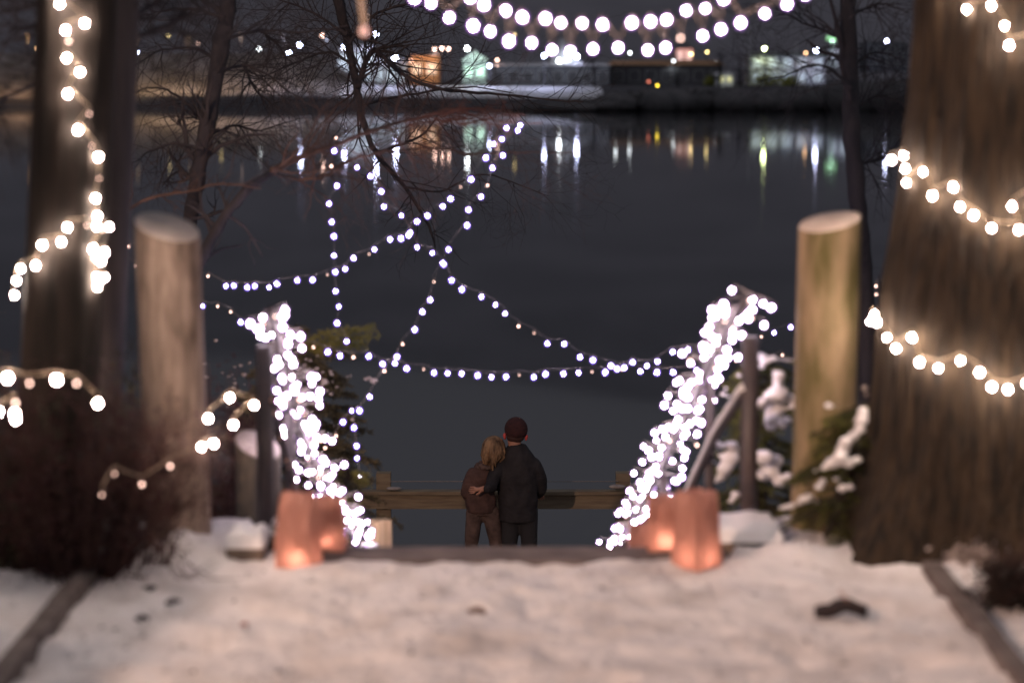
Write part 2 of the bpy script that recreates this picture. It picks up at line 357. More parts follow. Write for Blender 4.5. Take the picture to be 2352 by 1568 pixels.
# ------------------------------------------------------------------ iron railings
RL = [(620, 705, 9.35), (662, 880, 9.75), (705, 1030, 10.3), (768, 1160, 10.9), (828, 1256, 11.6)]
RR = [(1712, 688, 9.35), (1645, 800, 9.75), (1585, 940, 10.25), (1520, 1075, 10.8), (1470, 1170, 11.3), (1425, 1262, 11.9)]
def rail_line(d, right):     # centre of the handrail at distance d
    P3 = [at(*p) for p in (RR if right else RL)]
    for k, (a, b) in enumerate(zip(P3, P3[1:])):
        if d <= b.y or k == len(P3) - 2:
            t = (d - a.y) / (b.y - a.y); return a.lerp(b, t)
for right, lab in ((False, 'black iron stair railing wrapped in lights, left side of the stairs'), (True, 'black iron stair railing with snow on its lower bar, right side of the stairs')):
    e_ = empty('stair_railing', (0.925 if right else -0.945, 9.4, 0), lab, 'railing', 'iron railings of the stairs')
    ds = [9.36 + 0.06 * i for i in range(50)]
    q = MB(); q.tube([rail_line(d, right) for d in ds], 0.014, 8); q.build('handrail', M['metal'], e_)
    q = MB(); q.tube([rail_line(d, right) - Vector((0, 0, 0.36)) for d in ds], 0.014, 8); q.build('lower_bar', M['metal'], e_)
    for k, d in enumerate((9.38, 10.0, 10.9, 11.8)):
        c = rail_line(d, right); zb = -0.3 if k == 0 else c.z - 0.95
        q = MB(); r_ = 0.034 if k == 0 else 0.02
        q.tube([(c.x + (0.03 if right else -0.03), d, zb), (c.x + (0.03 if right else -0.03), d, c.z - (0.13 if k == 0 else 0))], r_, 10); q.build('railing_post', M['metal'], e_)
    if right:
        q = MB(); pts = [rail_line(d, True) - Vector((0, 0, 0.335)) for d in ds[:34]]
        q.tube(pts, [0.017 + 0.008 * noise.noise(Vector((i * 0.7, 0, 0))) for i in range(34)], 7); q.build('snow_cap', M['snow_clump'], e_)

# ------------------------------------------------------------------ string lights
def bulb_mesh(kind, rc, rg, hang=0.018):
    q = MB()
    q.ball((0, 0, 0), (rc, rc, rc * 1.15), 12, 8, m=0)
    if kind != '_off': q.ball((0, 0, 0), (rg, rg, rg * 1.12), 10, 8, m=1)
    q.tube([(0, 0, rg * 0.7), (0, 0, rg * 0.7 + 0.014)], [0.0045, 0.004], 6, m=2)
    if kind == '_off': return q.build('bulb', [M['bulb_off'], M['bulb_off'], M['socket']], mesh_only=True)
    return q.build('bulb', [M['core' + kind], M['halo' + kind], M['socket']], mesh_only=True)
BM = {'star': bulb_mesh('_star', 0.0062, 0.015), 'near': bulb_mesh('_near', 0.0085, 0.0125), 'top': bulb_mesh('_top', 0.0082, 0.0155),
      'rail': bulb_mesh('_rail', 0.0085, 0.0145), 'dim': bulb_mesh('_dim', 0.0050, 0.007), 'off': bulb_mesh('_off', 0.0085, 0.0085),
      'tiny': bulb_mesh('_dim', 0.0028, 0.004)}
GS = 'strings of white lights'
def string(pts, kind, label, wire_r=0.0013, wire_m='wire', group=GS, flags=None, tilt=0.3, wire_pts=None, sag=True):
    """pts: bulb centres; flags: index -> other bulb kind"""
    e_ = empty('string_lights', pts[0], label, 'string lights', group); e_['_w'] = 1
    flags = flags or {}
    wp = wire_pts
    if wp is None:
        wp = []
        for i, p in enumerate(pts):
            top = p + Vector((0, 0, 0.026)); wp.append(top)
            if i < len(pts) - 1:
                nx_ = pts[i + 1] + Vector((0, 0, 0.026)); L_ = (nx_ - top).length
                wp.append(top.lerp(nx_, 0.5) + Vector((random.uniform(-.004, .004), 0, -0.02 * L_ if sag else 0)))
    q = MB(); q.tube(wp, wire_r, 5); q.build('wire', M[wire_m], e_)
    inv = Matrix.Translation(Vector(pts[0])).inverted()
    for i, p in enumerate(pts):
        o = bpy.data.objects.new('bulb', BM[flags.get(i, kind)]); COL.objects.link(o); o.parent = e_
        o.location = p - Vector(pts[0]); o.rotation_euler = (random.uniform(-tilt, tilt), random.uniform(-tilt, tilt), 0)
        o.scale = [random.uniform(0.82, 1.1)] * 3
    return e_
def P(lst, d0, d1=None, dm=None):
    n = len(lst); r = []
    for i, (x, y) in enumerate(lst):
        t = i / max(1, n - 1); d = d0 if d1 is None else (d0 + (d1 - d0) * t)
        if dm is not None: d += (dm - (d0 + (d1 if d1 else d0)) / 2) * 4 * t * (1 - t)
        r.append(at(x, y, d))
    return r
# the star over the water
A = [(772, 317), (768, 347), (761, 382), (774, 427), (756, 468), (762, 510), (767, 543), (767, 587), (770, 625), (771, 669), (778, 704), (774, 742), (796, 784)]
string(P(A, 13.0, 12.6), 'star', 'vertical star string of lights dropping from the bare branch to the green bough', flags={0: 'dim', 2: 'dim'})
A = [(790, 352), (820, 385), (851, 405), (876, 440), (882, 475), (922, 495), (942, 535), (958, 568), (993, 581), (1019, 607), (1037, 644), (1061, 665), (1106, 682), (1138, 700), (1160, 720), (1191, 749), (1227, 765), (1257, 789), (1296, 790), (1332, 820), (1362, 827), (1403, 840), (1434, 844), (1471, 853), (1509, 855), (1546, 855), (1600, 850)]
string(P(A, 13.2, 12.0, 12.9), 'star', 'star string of lights falling diagonally from upper left to the right railing', flags={15: 'dim', 16: 'tiny'})
A = [(1195, 288), (1189, 300), (1153, 320), (1133, 331), (1116, 363), (1082, 412), (1058, 430), (1035, 457), (1017, 474), (982, 496), (958, 509), (938, 541), (921, 548), (896, 550), (860, 573), (848, 584), (812, 593), (793, 618), (752, 631), (718, 643), (683, 644), (636, 652), (618, 660), (585, 657), (568, 660), (537, 656), (519, 657), (478, 634), (452, 638)]
string(P(A, 13.0, 14.0, 12.6), 'star', 'star string of lights rising from the left log post to the twiggy branch', flags={6: 'tiny', 15: 'tiny', 18: 'tiny', 27: 'dim', 28: 'tiny'})
A = [(1163, 294), (1155, 357), (1131, 386), (1120, 426), (1105, 452), (1076, 482), (1073, 518), (1030, 573), (1017, 604), (997, 647), (988, 689), (970, 716), (953, 757), (925, 790), (912, 819), (883, 852), (849, 911), (826, 943), (788, 969), (772, 1000), (747, 1028)]
string(P(A, 13.0, 12.4), 'star', 'star string of lights dropping from the twiggy branch tip to the left railing', flags={3: 'dim', 9: 'tiny', 13: 'dim', 15: 'dim', 19: 'dim', 20: 'dim'})
A = [(808, 943), (813, 982), (819, 1024), (820, 1052), (826, 1095)]
string(P(A, 12.9), 'star', 'short vertical string of five lights hanging above the lowest green bough', flags={})
A = [(693, 791), (720, 797), (753, 808), (781, 817), (812, 820), (847, 818), (879, 836), (907, 834), (934, 846), (973, 848), (997, 856), (1028, 857), (1060, 858), (1097, 862), (1129, 866), (1162, 865), (1193, 861), (1226, 866), (1253, 859), (1294, 858), (1329, 856), (1360, 854), (1390, 855), (1417, 847), (1428, 848), (1453, 832), (1486, 840), (1510, 830), (1545, 808), (1580, 803), (1612, 802)]
string(P(A, 12.0, 12.0, 12.8), 'star', 'long sagging string of lights swagged between the two railings, base of the star', flags={0: 'dim', 1: 'dim', 4: 'dim', 9: 'tiny', 16: 'tiny', 21: 'tiny', 24: 'dim'})
A = [(466, 703), (500, 703), (530, 716), (553, 740), (586, 752)]
string(P(A, 14.0, 12.6), 'star', 'short string of lights between the left log post and the left railing top', flags={1: 'dim', 2: 'dim', 4: 'tiny'})
A = [(1749, 773), (1778, 764), (1816, 751), (1840, 745)]
string(P(A, 13.0, 13.6), 'star', 'short string of three lights between the right railing top and the mossy log post', flags={0: 'dim', 3: 'tiny'})
A = [(1690, 830), (1740, 838), (1797, 815)]
string(P(A, 13.0), 'dim', 'faint short string with one dim bulb low against the mossy log post', flags={1: 'tiny', 0: 'tiny'})
A = [(2042, 642), (2012, 657), (2013, 676)]
string(P(A, 12.5), 'dim', 'three small dim lights hanging between the mossy log post and the cedar trunk')
A = [(262, 528), (268, 541), (297, 566), (320, 575)]
string(P(A, 12.5), 'dim', 'upper small dim string of lights between the dark trunk and the left log post', flags={0: 'tiny', 3: 'tiny'})
A = [(262, 585), (280, 594), (310, 611), (330, 618)]
string(P(A, 12.5), 'dim', 'lower small dim string of lights between the dark trunk and the left log post', flags={0: 'tiny', 2: 'tiny', 3: 'tiny'})
# zigzag string overhead
up_ = [(915, -22), (952, -4), (990, 8), (1080, -4), (1112, 12), (1162, 25), (1200, 40), (1253, 43), (1288, 53), (1337, 54), (1384, 57), (1451, 53), (1494, 50), (1531, 46), (1576, 25), (1620, 20), (1662, -2), (1757, 32), (1808, 10), (1850, -12)]
lo_ = [(1032, 41), (1087, 60), (1126, 73), (1169, 95), (1221, 99), (1268, 115), (1310, 119), (1362, 113), (1420, 110), (1488, 116), (1529, 110), (1563, 88), (1614, 83), (1656, 68), (1701, 53)]
allb = sorted(up_ + lo_)
string(P(allb, 7.7), 'top', 'overhead zigzag string of big round lights sagging across the top of the view', 0.0022, 'wire_tan', flags={allb.index((1384, 57)): 'top', allb.index((1563, 88)): 'dim', allb.index((1126, 73)): 'top'}, sag=False)
# unlit bulb on its own cord
e_ = empty('hanging_bulb', at(836, 70, 7.7), 'unlit reddish bulb dangling on a tan cord at the top, left of the overhead string', 'light bulb')
q = MB(); q.tube([at(828, -60, 7.7), at(830, 0, 7.7), at(835, 42, 7.7), at(837, 58, 7.7)], [0.009, 0.009, 0.010, 0.011], 8); q.build('cord', M['wire_tan'], e_)
q = MB(); q.ball(at(836, 72, 7.7), (0.0155, 0.0155, 0.018), 12, 8); q.build('bulb', emat('unlit_bulb_glow', (1.0, 0.36, 0.26), 0.55), e_)  # faint glow put into the unlit bulb's colour

# ------------------------------------------------------------------ trees with big trunks
def trunk_mesh(axis, radf, z0, z1, amp, nseg=70, n=96, flare=None):
    vs = []
    for i in range(nseg + 1):
        z = z0 + (z1 - z0) * i / nseg; c = axis(z); r0 = radf(z)
        for j in range(n):
            a = 2 * PI * j / n
            rr = r0 * (1 + amp * noise.noise(Vector((math.cos(a) * 2.4, math.sin(a) * 2.4, z * 0.5 + 3))) + amp * 0.45 * noise.noise(Vector((math.cos(a) * 11, math.sin(a) * 11, z * 0.7))) + amp * 0.25 * noise.noise(Vector((math.cos(a) * 30, math.sin(a) * 30, z * 2.0))))
            if flare and z < flare[0]:
                rr += flare[1] * ((flare[0] - z) / flare[0]) ** 2 * (0.5 + 0.5 * math.sin(a * flare[2] + 1.0))
            vs.append((c.x + math.cos(a) * rr, c.y + math.sin(a) * rr, z))
    fs = [(i * n + j, i * n + (j + 1) % n, (i + 1) * n + (j + 1) % n, (i + 1) * n + j) for i in range(nseg) for j in range(n)]
    q = MB(); q.add(vs, fs); return q
CT = Vector(((2345 - CX) / F * 8.9, 8.9, 0))
def ced_r(z):
    z = max(-0.2, z); tb = [(-0.2, .68), (0, .63), (0.3, .585), (0.6, .55), (0.95, .52), (1.3, .455), (1.6, .42), (2.0, .385), (6.0, .33)]
    for (a, ra), (b, rb) in zip(tb, tb[1:]):
        if z <= b: return ra + (rb - ra) * (z - a) / (b - a)
    return 0.33
e_ = empty('cedar_tree', (CT.x, CT.y, 0), 'massive brown cedar trunk wound with lights at the right edge', 'tree')
trunk_mesh(lambda z: Vector((CT.x, CT.y, z)), ced_r, -0.25, 5.5, 0.085, 130, 260, (0.45, 0.10, 7)).build('trunk', M['bark'], e_)
LT_D = 8.5
def lt_axis(z):
    xpx = 190 + (125 - 190) * min(1.2, max(-.3, (2.0 - z) / 1.4)); return Vector(((xpx - CX) / F * LT_D, LT_D, z))
lt_r = lambda z: 0.14 + 0.03 * max(0, 0.5 - z)
e_ = empty('dark_trunk_tree', (lt_axis(0).x, LT_D, 0), 'slender dark tree trunk with a string of lights hung down it, at the left', 'tree')
trunk_mesh(lt_axis, lt_r, -0.2, 5.5, 0.06, 60, 48).build('trunk', M['bark_dark'], e_)
# boughs of the same tree
def trunk_front(axis, radf, px, py, off):
    Y = axis(1).y - radf(1)
    for _ in range(6):
        p = at(px, py, Y); c = axis(p.z); r = radf(p.z); dx = p.x - c.x
        Y = c.y - math.sqrt(max(0.0, r * r - dx * dx)) - off if abs(dx) < r else c.y - off * 0.2
    return at(px, py, Y)
def TS(lst, axis, radf, off=0.035): return [trunk_front(axis, radf, x, y, off) for x, y in lst]
ced_axis = lambda z: Vector((CT.x, CT.y, z))
ced_rr = lambda z: ced_r(z) * 1.03
gt = 'strings of lights wound round the trunks'
A = [(2160, -30), (2220, 22), (2277, 14), (2308, 60), (2318, 105), (2375, 90)]
string(TS(A, ced_axis, ced_rr, 0.03), 'near', 'topmost string of lights on the cedar trunk, by the upper right corner', 0.0026, 'wire_tan', gt)
A = [(2048, 368), (2076, 358), (2079, 388), (2082, 420), (2120, 395), (2142, 450), (2190, 430), (2205, 475), (2236, 495), (2278, 524), (2340, 528), (2325, 474), (2375, 440)]
string(TS(A, ced_axis, ced_rr, 0.03), 'near', 'middle string of lights wound across the cedar trunk', 0.0026, 'wire_tan', gt)
A = [(2008, 722), (1999, 738), (2014, 740), (2037, 775), (2058, 800), (2095, 775), (2112, 832), (2155, 845), (2206, 828), (2250, 855), (2278, 888), (2315, 894), (2358, 880)]
string(TS(A, ced_axis, ced_rr, 0.03), 'near', 'lowest string of lights wound across the cedar trunk', 0.0026, 'wire_tan', gt)
A = [(130, -15), (137, 10), (195, 54), (151, 70), (158, 95), (153, 134), (184, 166), (156, 216), (205, 262), (179, 299), (211, 335), (226, 361), (228, 410), (220, 456), (224, 497)]
string(TS(A, lt_axis, lt_r, 0.03), 'near', 'string of lights hanging down the front of the slender dark trunk', 0.0026, 'wire_tan', gt, flags={8: 'tiny', 10: 'tiny', 12: 'tiny', 4: 'dim'})
A = [(222, 520), (236, 527), (251, 521), (214, 572), (224, 592), (240, 580), (232, 600), (222, 636), (240, 637), (224, 658)]
string(TS(A, lt_axis, lt_r, 0.03), 'near', 'bunched cluster of lights low on the slender dark trunk', 0.0026, 'wire_tan', gt, flags={1: 'dim'})
A = [(200, 518), (155, 522), (141, 556), (97, 563), (82, 610), (48, 617), (38, 645), (33, 678)]
string(TS(A, lt_axis, lt_r, 0.03), 'near', 'string of lights trailing down and left from the slender dark trunk', 0.0026, 'wire_tan', gt, flags={0: 'tiny'})
# lights in the shrub
A = [(-20, 880), (18, 868), (68, 880), (130, 872), (176, 880), (225, 926)]
string(P(A, 7.3), 'near', 'string of lights along the top of the dark barberry shrub', 0.002, 'wire_tan', 'lights in the shrubs', flags={4: 'dim', 0: 'tiny', 2: 'dim'})
A = [(-4, 945), (36, 925), (34, 950), (36, 962)]
string(P(A, 7.3), 'near', 'small bunch of lights in the shrub at the left edge', 0.002, 'wire_tan', 'lights in the shrubs', flags={1: 'dim'})
A = [(463, 1026), (491, 1018), (391, 1070), (326, 1112), (263, 1088), (234, 1136)]
string(P(A, 8.25, 7.8), 'near', 'string of lights trailing from the left log post into the barberry shrub', 0.002, 'wire_tan', 'lights in the shrubs', flags={4: 'tiny', 5: 'tiny', 3: 'dim', 2: 'dim'})
A = [(478, 961), (528, 913), (584, 930), (536, 975)]
string(P(A, 8.35), 'near', 'loose string of four lights between the left log post and the left railing', 0.002, 'wire_tan', 'lights in the shrubs')
# lights wrapped round the railings
def wrap(right, n, label, d_end):
    pts = []
    for i in range(n):
        t = (i + 0.5) / n; d = 9.38 + (d_end - 9.38) * t ** 1.12
        c = rail_line(d, right); a = i * 2.4 + random.uniform(-.5, .5)
        rr = random.uniform(0.035, 0.115) * (1 + 0.1 * t)
        pts.append(c + Vector((math.cos(a) * rr, math.sin(a) * rr * 0.8, math.sin(a * 1.31) * rr * 0.8 + 0.01)))
    string(pts, 'rail', label, 0.002, 'wire', 'lights wrapped round the railings', tilt=1.2, flags={i: 'dim' for i in range(n) if random.random() < 0.12})
wrap(False, 96, 'thick tangle of lights wrapped down the left stair railing', 11.6)
wrap(True, 99, 'thick tangle of lights wrapped down the right stair railing', 11.9)
random.seed(91); wrap(False, 78, 'second string of lights twined down the left stair railing', 11.55)
random.seed(92); wrap(True, 90, 'second string of lights twined down the right stair railing', 11.85)
# strung beads on the left lower bar (unlit)
pts = [rail_line(9.4 + 0.045 * i, False) - Vector((0, 0.05, 0.32 + 0.02 * math.sin(i * 1.9))) for i in range(24)]
string(pts, 'off', 'unlit string of small bulbs along the lower bar of the left railing', 0.002, 'wire_tan', 'lights wrapped round the railings')

# ------------------------------------------------------------------ luminaria bags
def bag(px, py, z, wbot, wtop, dep, h, rz, label, power=1.0, gy=None):
    g = gnd(px, py, z) if gy is None else at(px, py, gy)
    if gy is not None: g.z = z
    e_ = empty('paper_bag', g, label, 'paper bag', 'candle-lit paper bags at the head of the stairs', rz); e_['_w'] = 1
    q = MB(); n = 14; k = 16; vs = []
    per = []
    for s_, (a, b) in enumerate((((-1, -1), (1, -1)), ((1, -1), (1, 1)), ((1, 1), (-1, 1)), ((-1, 1), (-1, -1)))):
        for j in range(n): t = j / n; per.append((a[0] + (b[0] - a[0]) * t, a[1] + (b[1] - a[1]) * t, s_))
    NN = len(per)
    for i in range(k + 1):
        t = i / k; w_ = (wbot + (wtop - wbot) * t) / 2; dd = dep / 2 * (1 - 0.30 * t)
        for (u, v, s_) in per:
            x = u * w_; y = v * dd
            if s_ in (1, 3): x -= (1 - abs(v)) * math.copysign(0.22 * dep, u) * (0.25 + 0.75 * t)   # gusset
            wv = 0.007 * noise.noise(Vector((u * 1.7 + px, v * 1.7, t * 3))) * (0.3 + t) * 2
            zz = t * h * (1 + 0.03 * noise.noise(Vector((u * 3, v * 3, 7 + px))) * t)
            vs.append((x + wv, y + wv * 1.5, zz))
    fs = [(i * NN + j, i * NN + (j + 1) % NN, (i + 1) * NN + (j + 1) % NN, (i + 1) * NN + j) for i in range(k) for j in range(NN)]
    fs.append(tuple(reversed(range(NN))))
    Mx = Matrix.Translation(g) @ Matrix.Rotation(rz, 4, 'Z')
    q.add([Mx @ Vector(v) for v in vs], fs); o = q.build('bag_paper', M['bag'], e_, smooth=False)
    q = MB(); q.tube([Mx @ Vector((0, -0.01, 0.004)), Mx @ Vector((0, -0.01, 0.022))], 0.018, 12); cnd = q.build('candle', M['wax'], e_)
    q = MB(); q.ball(Mx @ Vector((0, -0.01, 0.034)), (0.005 * power, 0.005 * power, 0.011), 8, 6); q.build('flame', M['flame'], cnd)
    return e_
bag(687, 1301, 0, 0.143, 0.118, 0.10, 0.265, R(-14), 'tall glowing paper bag standing in the snow, nearest the left railing')
bag(1600, 1300, 0, 0.148, 0.118, 0.12, 0.27, R(48), 'tall glowing paper bag with a vertical fold, standing in snow at right')
bag(757, 1266, 0.005, 0.118, 0.10, 0.08, 0.2, R(-6), 'paper bag half hidden behind the tall left bag, on the timber', 0.5, 8.70)
bag(1527, 1266, 0.005, 0.13, 0.13, 0.08, 0.2, R(4), 'squat glowing paper bag on the timber, left of the folded bag', 1.0, 8.70)
bag(1478, 1262, -0.165, 0.12, 0.11, 0.08, 0.18, R(10), 'low paper bag on the first step, behind the foot of the right lights', 0.7, 9.15)

# pale square post on the stairs
e_ = empty('square_post', at(874, 1255, 11.75), 'pale square wooden post lit by the lights, at the foot of the left railing', 'post')
c = at(875, 1225, 11.75)
q = MB(); q.box((c.x, 11.75, c.z - 0.38), (0.080, 0.080, 0.90), R(38)); o = q.build('post_body', mat('pale_pine', (0.62, 0.42, 0.22), 0.7, (0.82, 0.62, 0.38), 6, (6, 6, 0.4), 0.3, 20), e_, smooth=False)
bv = o.modifiers.new('b', 'BEVEL'); bv.width = 0.004
q = MB(); q.ball(at(848, 1254, 11.55), (0.05, 0.05, 0.022), 12, 8, jit=0.05); tag(q.build('snow_lump', M['snow_clump']), 'small lit lump of snow beside the pale square post', 'snow lump')

# ------------------------------------------------------------------ dock and its timber rail
DZ = -3.32
q = MB()
for i in range(58): q.box((0, 16.35 + i * 0.14, DZ - 0.03), (6.4, 0.128, 0.05))
tag(q.build('dock', M['wood'], smooth=False), 'timber dock below the stairs, at the water edge', 'dock')
e_ = empty('dock_rail', (0, 24.2, DZ), 'weathered timber rail along the dock, behind the standing couple', 'railing')
yr = 24.2
zt = at(1176, 1128, yr).z; zb = at(1176, 1168, yr).z
xl = at(855, 1150, yr).x; xr = at(1475, 1150, yr).x
q = MB(); q.box(((xl + xr) / 2, yr, (zt + zb) / 2 - 0.012), (xr - xl + 0.3, 0.05, zt - zb - 0.03)); q.build('rail_board', M['rail_wood'], e_, smooth=False)
q = MB(); q.box(((xl + xr) / 2, yr, zt - 0.008), (xr - xl + 0.34, 0.15, 0.035)); q.build('rail_cap', M['rail_wood'], e_, smooth=False)
for px in (881, 1431):
    c = at(px, 1085, yr + 0.1)
    q = MB(); q.box((c.x, yr + 0.12, (c.z + DZ) / 2), (0.145, 0.145, c.z - DZ)); q.build('rail_post', M['rail_wood'], e_, smooth=False)
q = MB(); a = at(895, 1105, yr); b = at(1420, 1105, yr); q.tube([a, b], 0.004, 5); q.build('wire', M['wire'], e_)
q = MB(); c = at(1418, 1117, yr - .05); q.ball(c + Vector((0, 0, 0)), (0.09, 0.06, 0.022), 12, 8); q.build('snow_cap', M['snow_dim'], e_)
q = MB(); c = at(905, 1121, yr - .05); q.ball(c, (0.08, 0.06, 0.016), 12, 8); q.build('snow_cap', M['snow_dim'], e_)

# ------------------------------------------------------------------ people
def skin(name, nodes, edges, material, parent, sub=2, root=0):
    """nodes: (Vector, radius or (rx, ry)); one continuous skinned surface"""
    me = bpy.data.meshes.new(name); me.from_pydata([tuple(n[0]) for n in nodes], edges, [])
    me.materials.append(material); o = bpy.data.objects.new(name, me); COL.objects.link(o); o.parent = parent
    o.matrix_parent_inverse = Matrix.LocRotScale(parent.location, parent.rotation_euler, None).inverted()
    sm = o.modifiers.new('skin', 'SKIN'); sm.use_smooth_shade = True
    if not me.skin_vertices: bpy.context.view_layer.update()
    for i, n in enumerate(nodes):
        r = n[1] if hasattr(n[1], '__len__') else (n[1], n[1])
        me.skin_vertices[0].data[i].radius = r
        me.skin_vertices[0].data[i].use_root = (i == root)
    s = o.modifiers.new('sub', 'SUBSURF'); s.levels = sub; s.render_levels = sub
    return o
def cloth(name, rings, tubes, material, parent, voxel=0.012, n=28):
    """rings: (centre, rx, ry) lofted into a torso; tubes: lists of (point, radius) for sleeves or legs; fused into one surface"""
    q = MB(); vs = []
    R_ = []
    for (c0, a0, b0), (c1, a1, b1) in zip(rings, rings[1:]):
        for k in range(3): t = k / 3; R_.append((c0.lerp(c1, t), a0 + (a1 - a0) * t, b0 + (b1 - b0) * t))
    R_.append(rings[-1]); k = len(R_)
    for (c, a, b) in R_:
        for j in range(n):
            t = 2 * PI * j / n; w_ = 1 + 0.09 * noise.noise(Vector((math.cos(t) * 2.2, math.sin(t) * 2.2, c.z * 9)))
            vs.append(c + Vector((math.cos(t) * a * w_, math.sin(t) * b * w_, 0)))
    q.add(vs, [(i * n + j, i * n + (j + 1) % n, (i + 1) * n + (j + 1) % n, (i + 1) * n + j) for i in range(k - 1) for j in range(n)] + [tuple(reversed(range(n))), tuple((k - 1) * n + j for j in range(n))])
    for tb in tubes:
        pts = []; rr = []
        for (p0, r0), (p1, r1) in zip(tb, tb[1:]):
            for m_ in range(4): t = m_ / 4; pts.append(p0.lerp(p1, t)); rr.append((r0 + (r1 - r0) * t) * random.uniform(0.95, 1.06))
        pts.append(tb[-1][0]); rr.append(tb[-1][1]); q.tube(pts, rr, 14)
        for (p0, r0) in tb: q.ball(p0, r0 * 0.98, 12, 8)
    o = q.build(name, material, parent)
    rm = o.modifiers.new('remesh', 'REMESH'); rm.mode = 'VOXEL'; rm.voxel_size = voxel; rm.use_smooth_shade = True
    sm = o.modifiers.new('smooth', 'SMOOTH'); sm.iterations = 5; sm.factor = 0.5
    return o
def add_hand(nodes, edges, wrist_i, wrist, dirv, side, curl=Vector((0, 0, -1))):
    """palm, four fingers of unequal length and a thumb, as chains of the same skin"""
    dirv = dirv.normalized(); side = side.normalized(); n = len(nodes)
    palm = wrist + dirv * 0.055; nodes.append((palm, (0.026, 0.017))); edges.append((wrist_i, n)); pi_ = n
    for k, (o_, l_) in enumerate(((-0.027, 0.062), (-0.009, 0.075), (0.009, 0.071), (0.027, 0.056))):
        b = palm + dirv * 0.03 + side * o_; m_ = b + dirv * l_ * 0.5 + curl * 0.012; e2 = m_ + dirv * l_ * 0.25 + curl * l_ * 0.5
        i0 = len(nodes); nodes.append((b, 0.0095)); nodes.append((m_, 0.0085)); nodes.append((e2, 0.007))
        edges += [(pi_, i0), (i0, i0 + 1), (i0 + 1, i0 + 2)]
    b = wrist + dirv * 0.03 - side * 0.032; t_ = b - side * 0.02 + dirv * 0.035 + curl * 0.01
    i0 = len(nodes); nodes.append((b, 0.0105)); nodes.append((t_, 0.009)); edges += [(wrist_i, i0), (i0, i0 + 1)]
def J(px, py, d): return at(px, py, d)
# --- man
DM = 23.0
def jz(px, z, d): 
    p = at(px, 1200, d); p.z = z; return p
man = empty('person', (at(1190, 1300, DM).x, DM, DZ), 'man seen from behind in black jacket and maroon cap, arm round the woman', 'person', 'couple standing on the dock')
hd = J(1184, 992, DM - 0.0)
nd = [(J(1192, 1160, DM), (0.10, 0.075)), (J(1190, 1110, DM), (0.12, 0.085)), (J(1188, 1070, DM), (0.14, 0.09)), (J(1183, 1045, DM), (0.075, 0.07)), (J(1181, 1024, DM - .005), (0.056, 0.058)),
      (hd + Vector((-0.004, 0.0, -0.035)), (0.078, 0.085)), (hd + Vector((0.004, 0.005, 0.035)), (0.090, 0.098)), (hd + Vector((0.008, 0.005, 0.085)), (0.068, 0.075))]
ed = [(0, 1), (1, 2), (2, 3), (3, 4), (4, 5), (5, 6), (6, 7)]
def chain(nodes, edges, start, lst):
    i = start
    for (p, r) in lst: nodes.append((p, r)); edges.append((i, len(nodes) - 1)); i = len(nodes) - 1
    return i
wr = J(1236, 1136, DM + 0.32)
i = chain(nd, ed, 2, [(J(1226, 1072, DM), 0.06), (J(1240, 1118, DM + 0.05), 0.045), (wr, 0.03)])
add_hand(nd, ed, i, wr, Vector((0.25, 1, -0.2)), Vector((1, -0.2, 0)))
wl = J(1108, 1122, DM - 0.24)
i = chain(nd, ed, 2, [(J(1148, 1068, DM), 0.042), (J(1129, 1117, DM - 0.18), 0.030), (wl, 0.026)])
add_hand(nd, ed, i, wl, Vector((-1, 0.35, -0.2)), Vector((0, 0.3, 1)), Vector((0, 1, 0)))
lz = [DZ + 0.92, DZ + 0.5, DZ + 0.09]
for s_, pxs in ((0, (1172, 1168, 1166)), (1, (1212, 1216, 1218))):
    i = chain(nd, ed, 0, [(jz(pxs[0], lz[0] - 0.06, DM), (0.065, 0.065)), (jz(pxs[1], lz[1], DM + 0.02), 0.045), (jz(pxs[2], lz[2], DM), 0.042), (jz(pxs[2], DZ + 0.035, DM + 0.16), (0.038, 0.028))])
# nose and chin on the far side of the head
chain(nd, ed, 5, [(hd + Vector((-0.01, 0.105, -0.02)), 0.016)])
skin('body', nd, ed, M['skin'], man)
cloth('jacket', [(J(1190, 1196, DM), 0.185, 0.14), (J(1190, 1150, DM), 0.190, 0.145), (J(1188, 1100, DM), 0.200, 0.145), (J(1189, 1068, DM), 0.20, 0.13), (J(1189, 1046, DM), 0.165, 0.115), (J(1188, 1030, DM), 0.115, 0.095), (J(1188, 1019, DM), 0.082, 0.085)],
      [[(J(1226, 1066, DM), 0.07), (J(1240, 1096, DM + 0.02), 0.068), (J(1243, 1122, DM + 0.08), 0.06), (wr + Vector((0.0, -0.07, 0.02)), 0.047)],
       [(J(1150, 1066, DM), 0.07), (J(1134, 1094, DM - .1), 0.068), (J(1128, 1118, DM - 0.18), 0.06), (wl + Vector((0.05, 0.0, 0)), 0.046)]], M['jacket_black'], man)
cloth('trousers', [(J(1192, 1198, DM), 0.15, 0.115), (J(1192, 1170, DM), 0.16, 0.12)],
      [[(jz(1173, lz[0] - 0.04, DM), 0.095), (jz(1169, lz[1], DM + 0.02), 0.082), (jz(1167, lz[2], DM), 0.068)], [(jz(1212, lz[0] - 0.04, DM), 0.095), (jz(1216, lz[1], DM + 0.02), 0.082), (jz(1218, lz[2], DM), 0.068)]], M['trousers_dark'], man)
for px in (1167, 1218):
    nd = [(jz(px, DZ + 0.1, DM - 0.02), 0.055), (jz(px, DZ + 0.05, DM), (0.052, 0.048)), (jz(px, DZ + 0.035, DM + 0.17), (0.045, 0.032))]
    skin('boot', nd, [(0, 1), (1, 2)], M['boot'], man)
q = MB(); rot = Matrix.Rotation(R(-9), 3, 'Y')
q.ball(hd + Vector((0.006, -0.004, 0.03)), (0.112, 0.122, 0.118), 24, 14, M=rot)
vs = q.v; keep = hd.z - 0.045
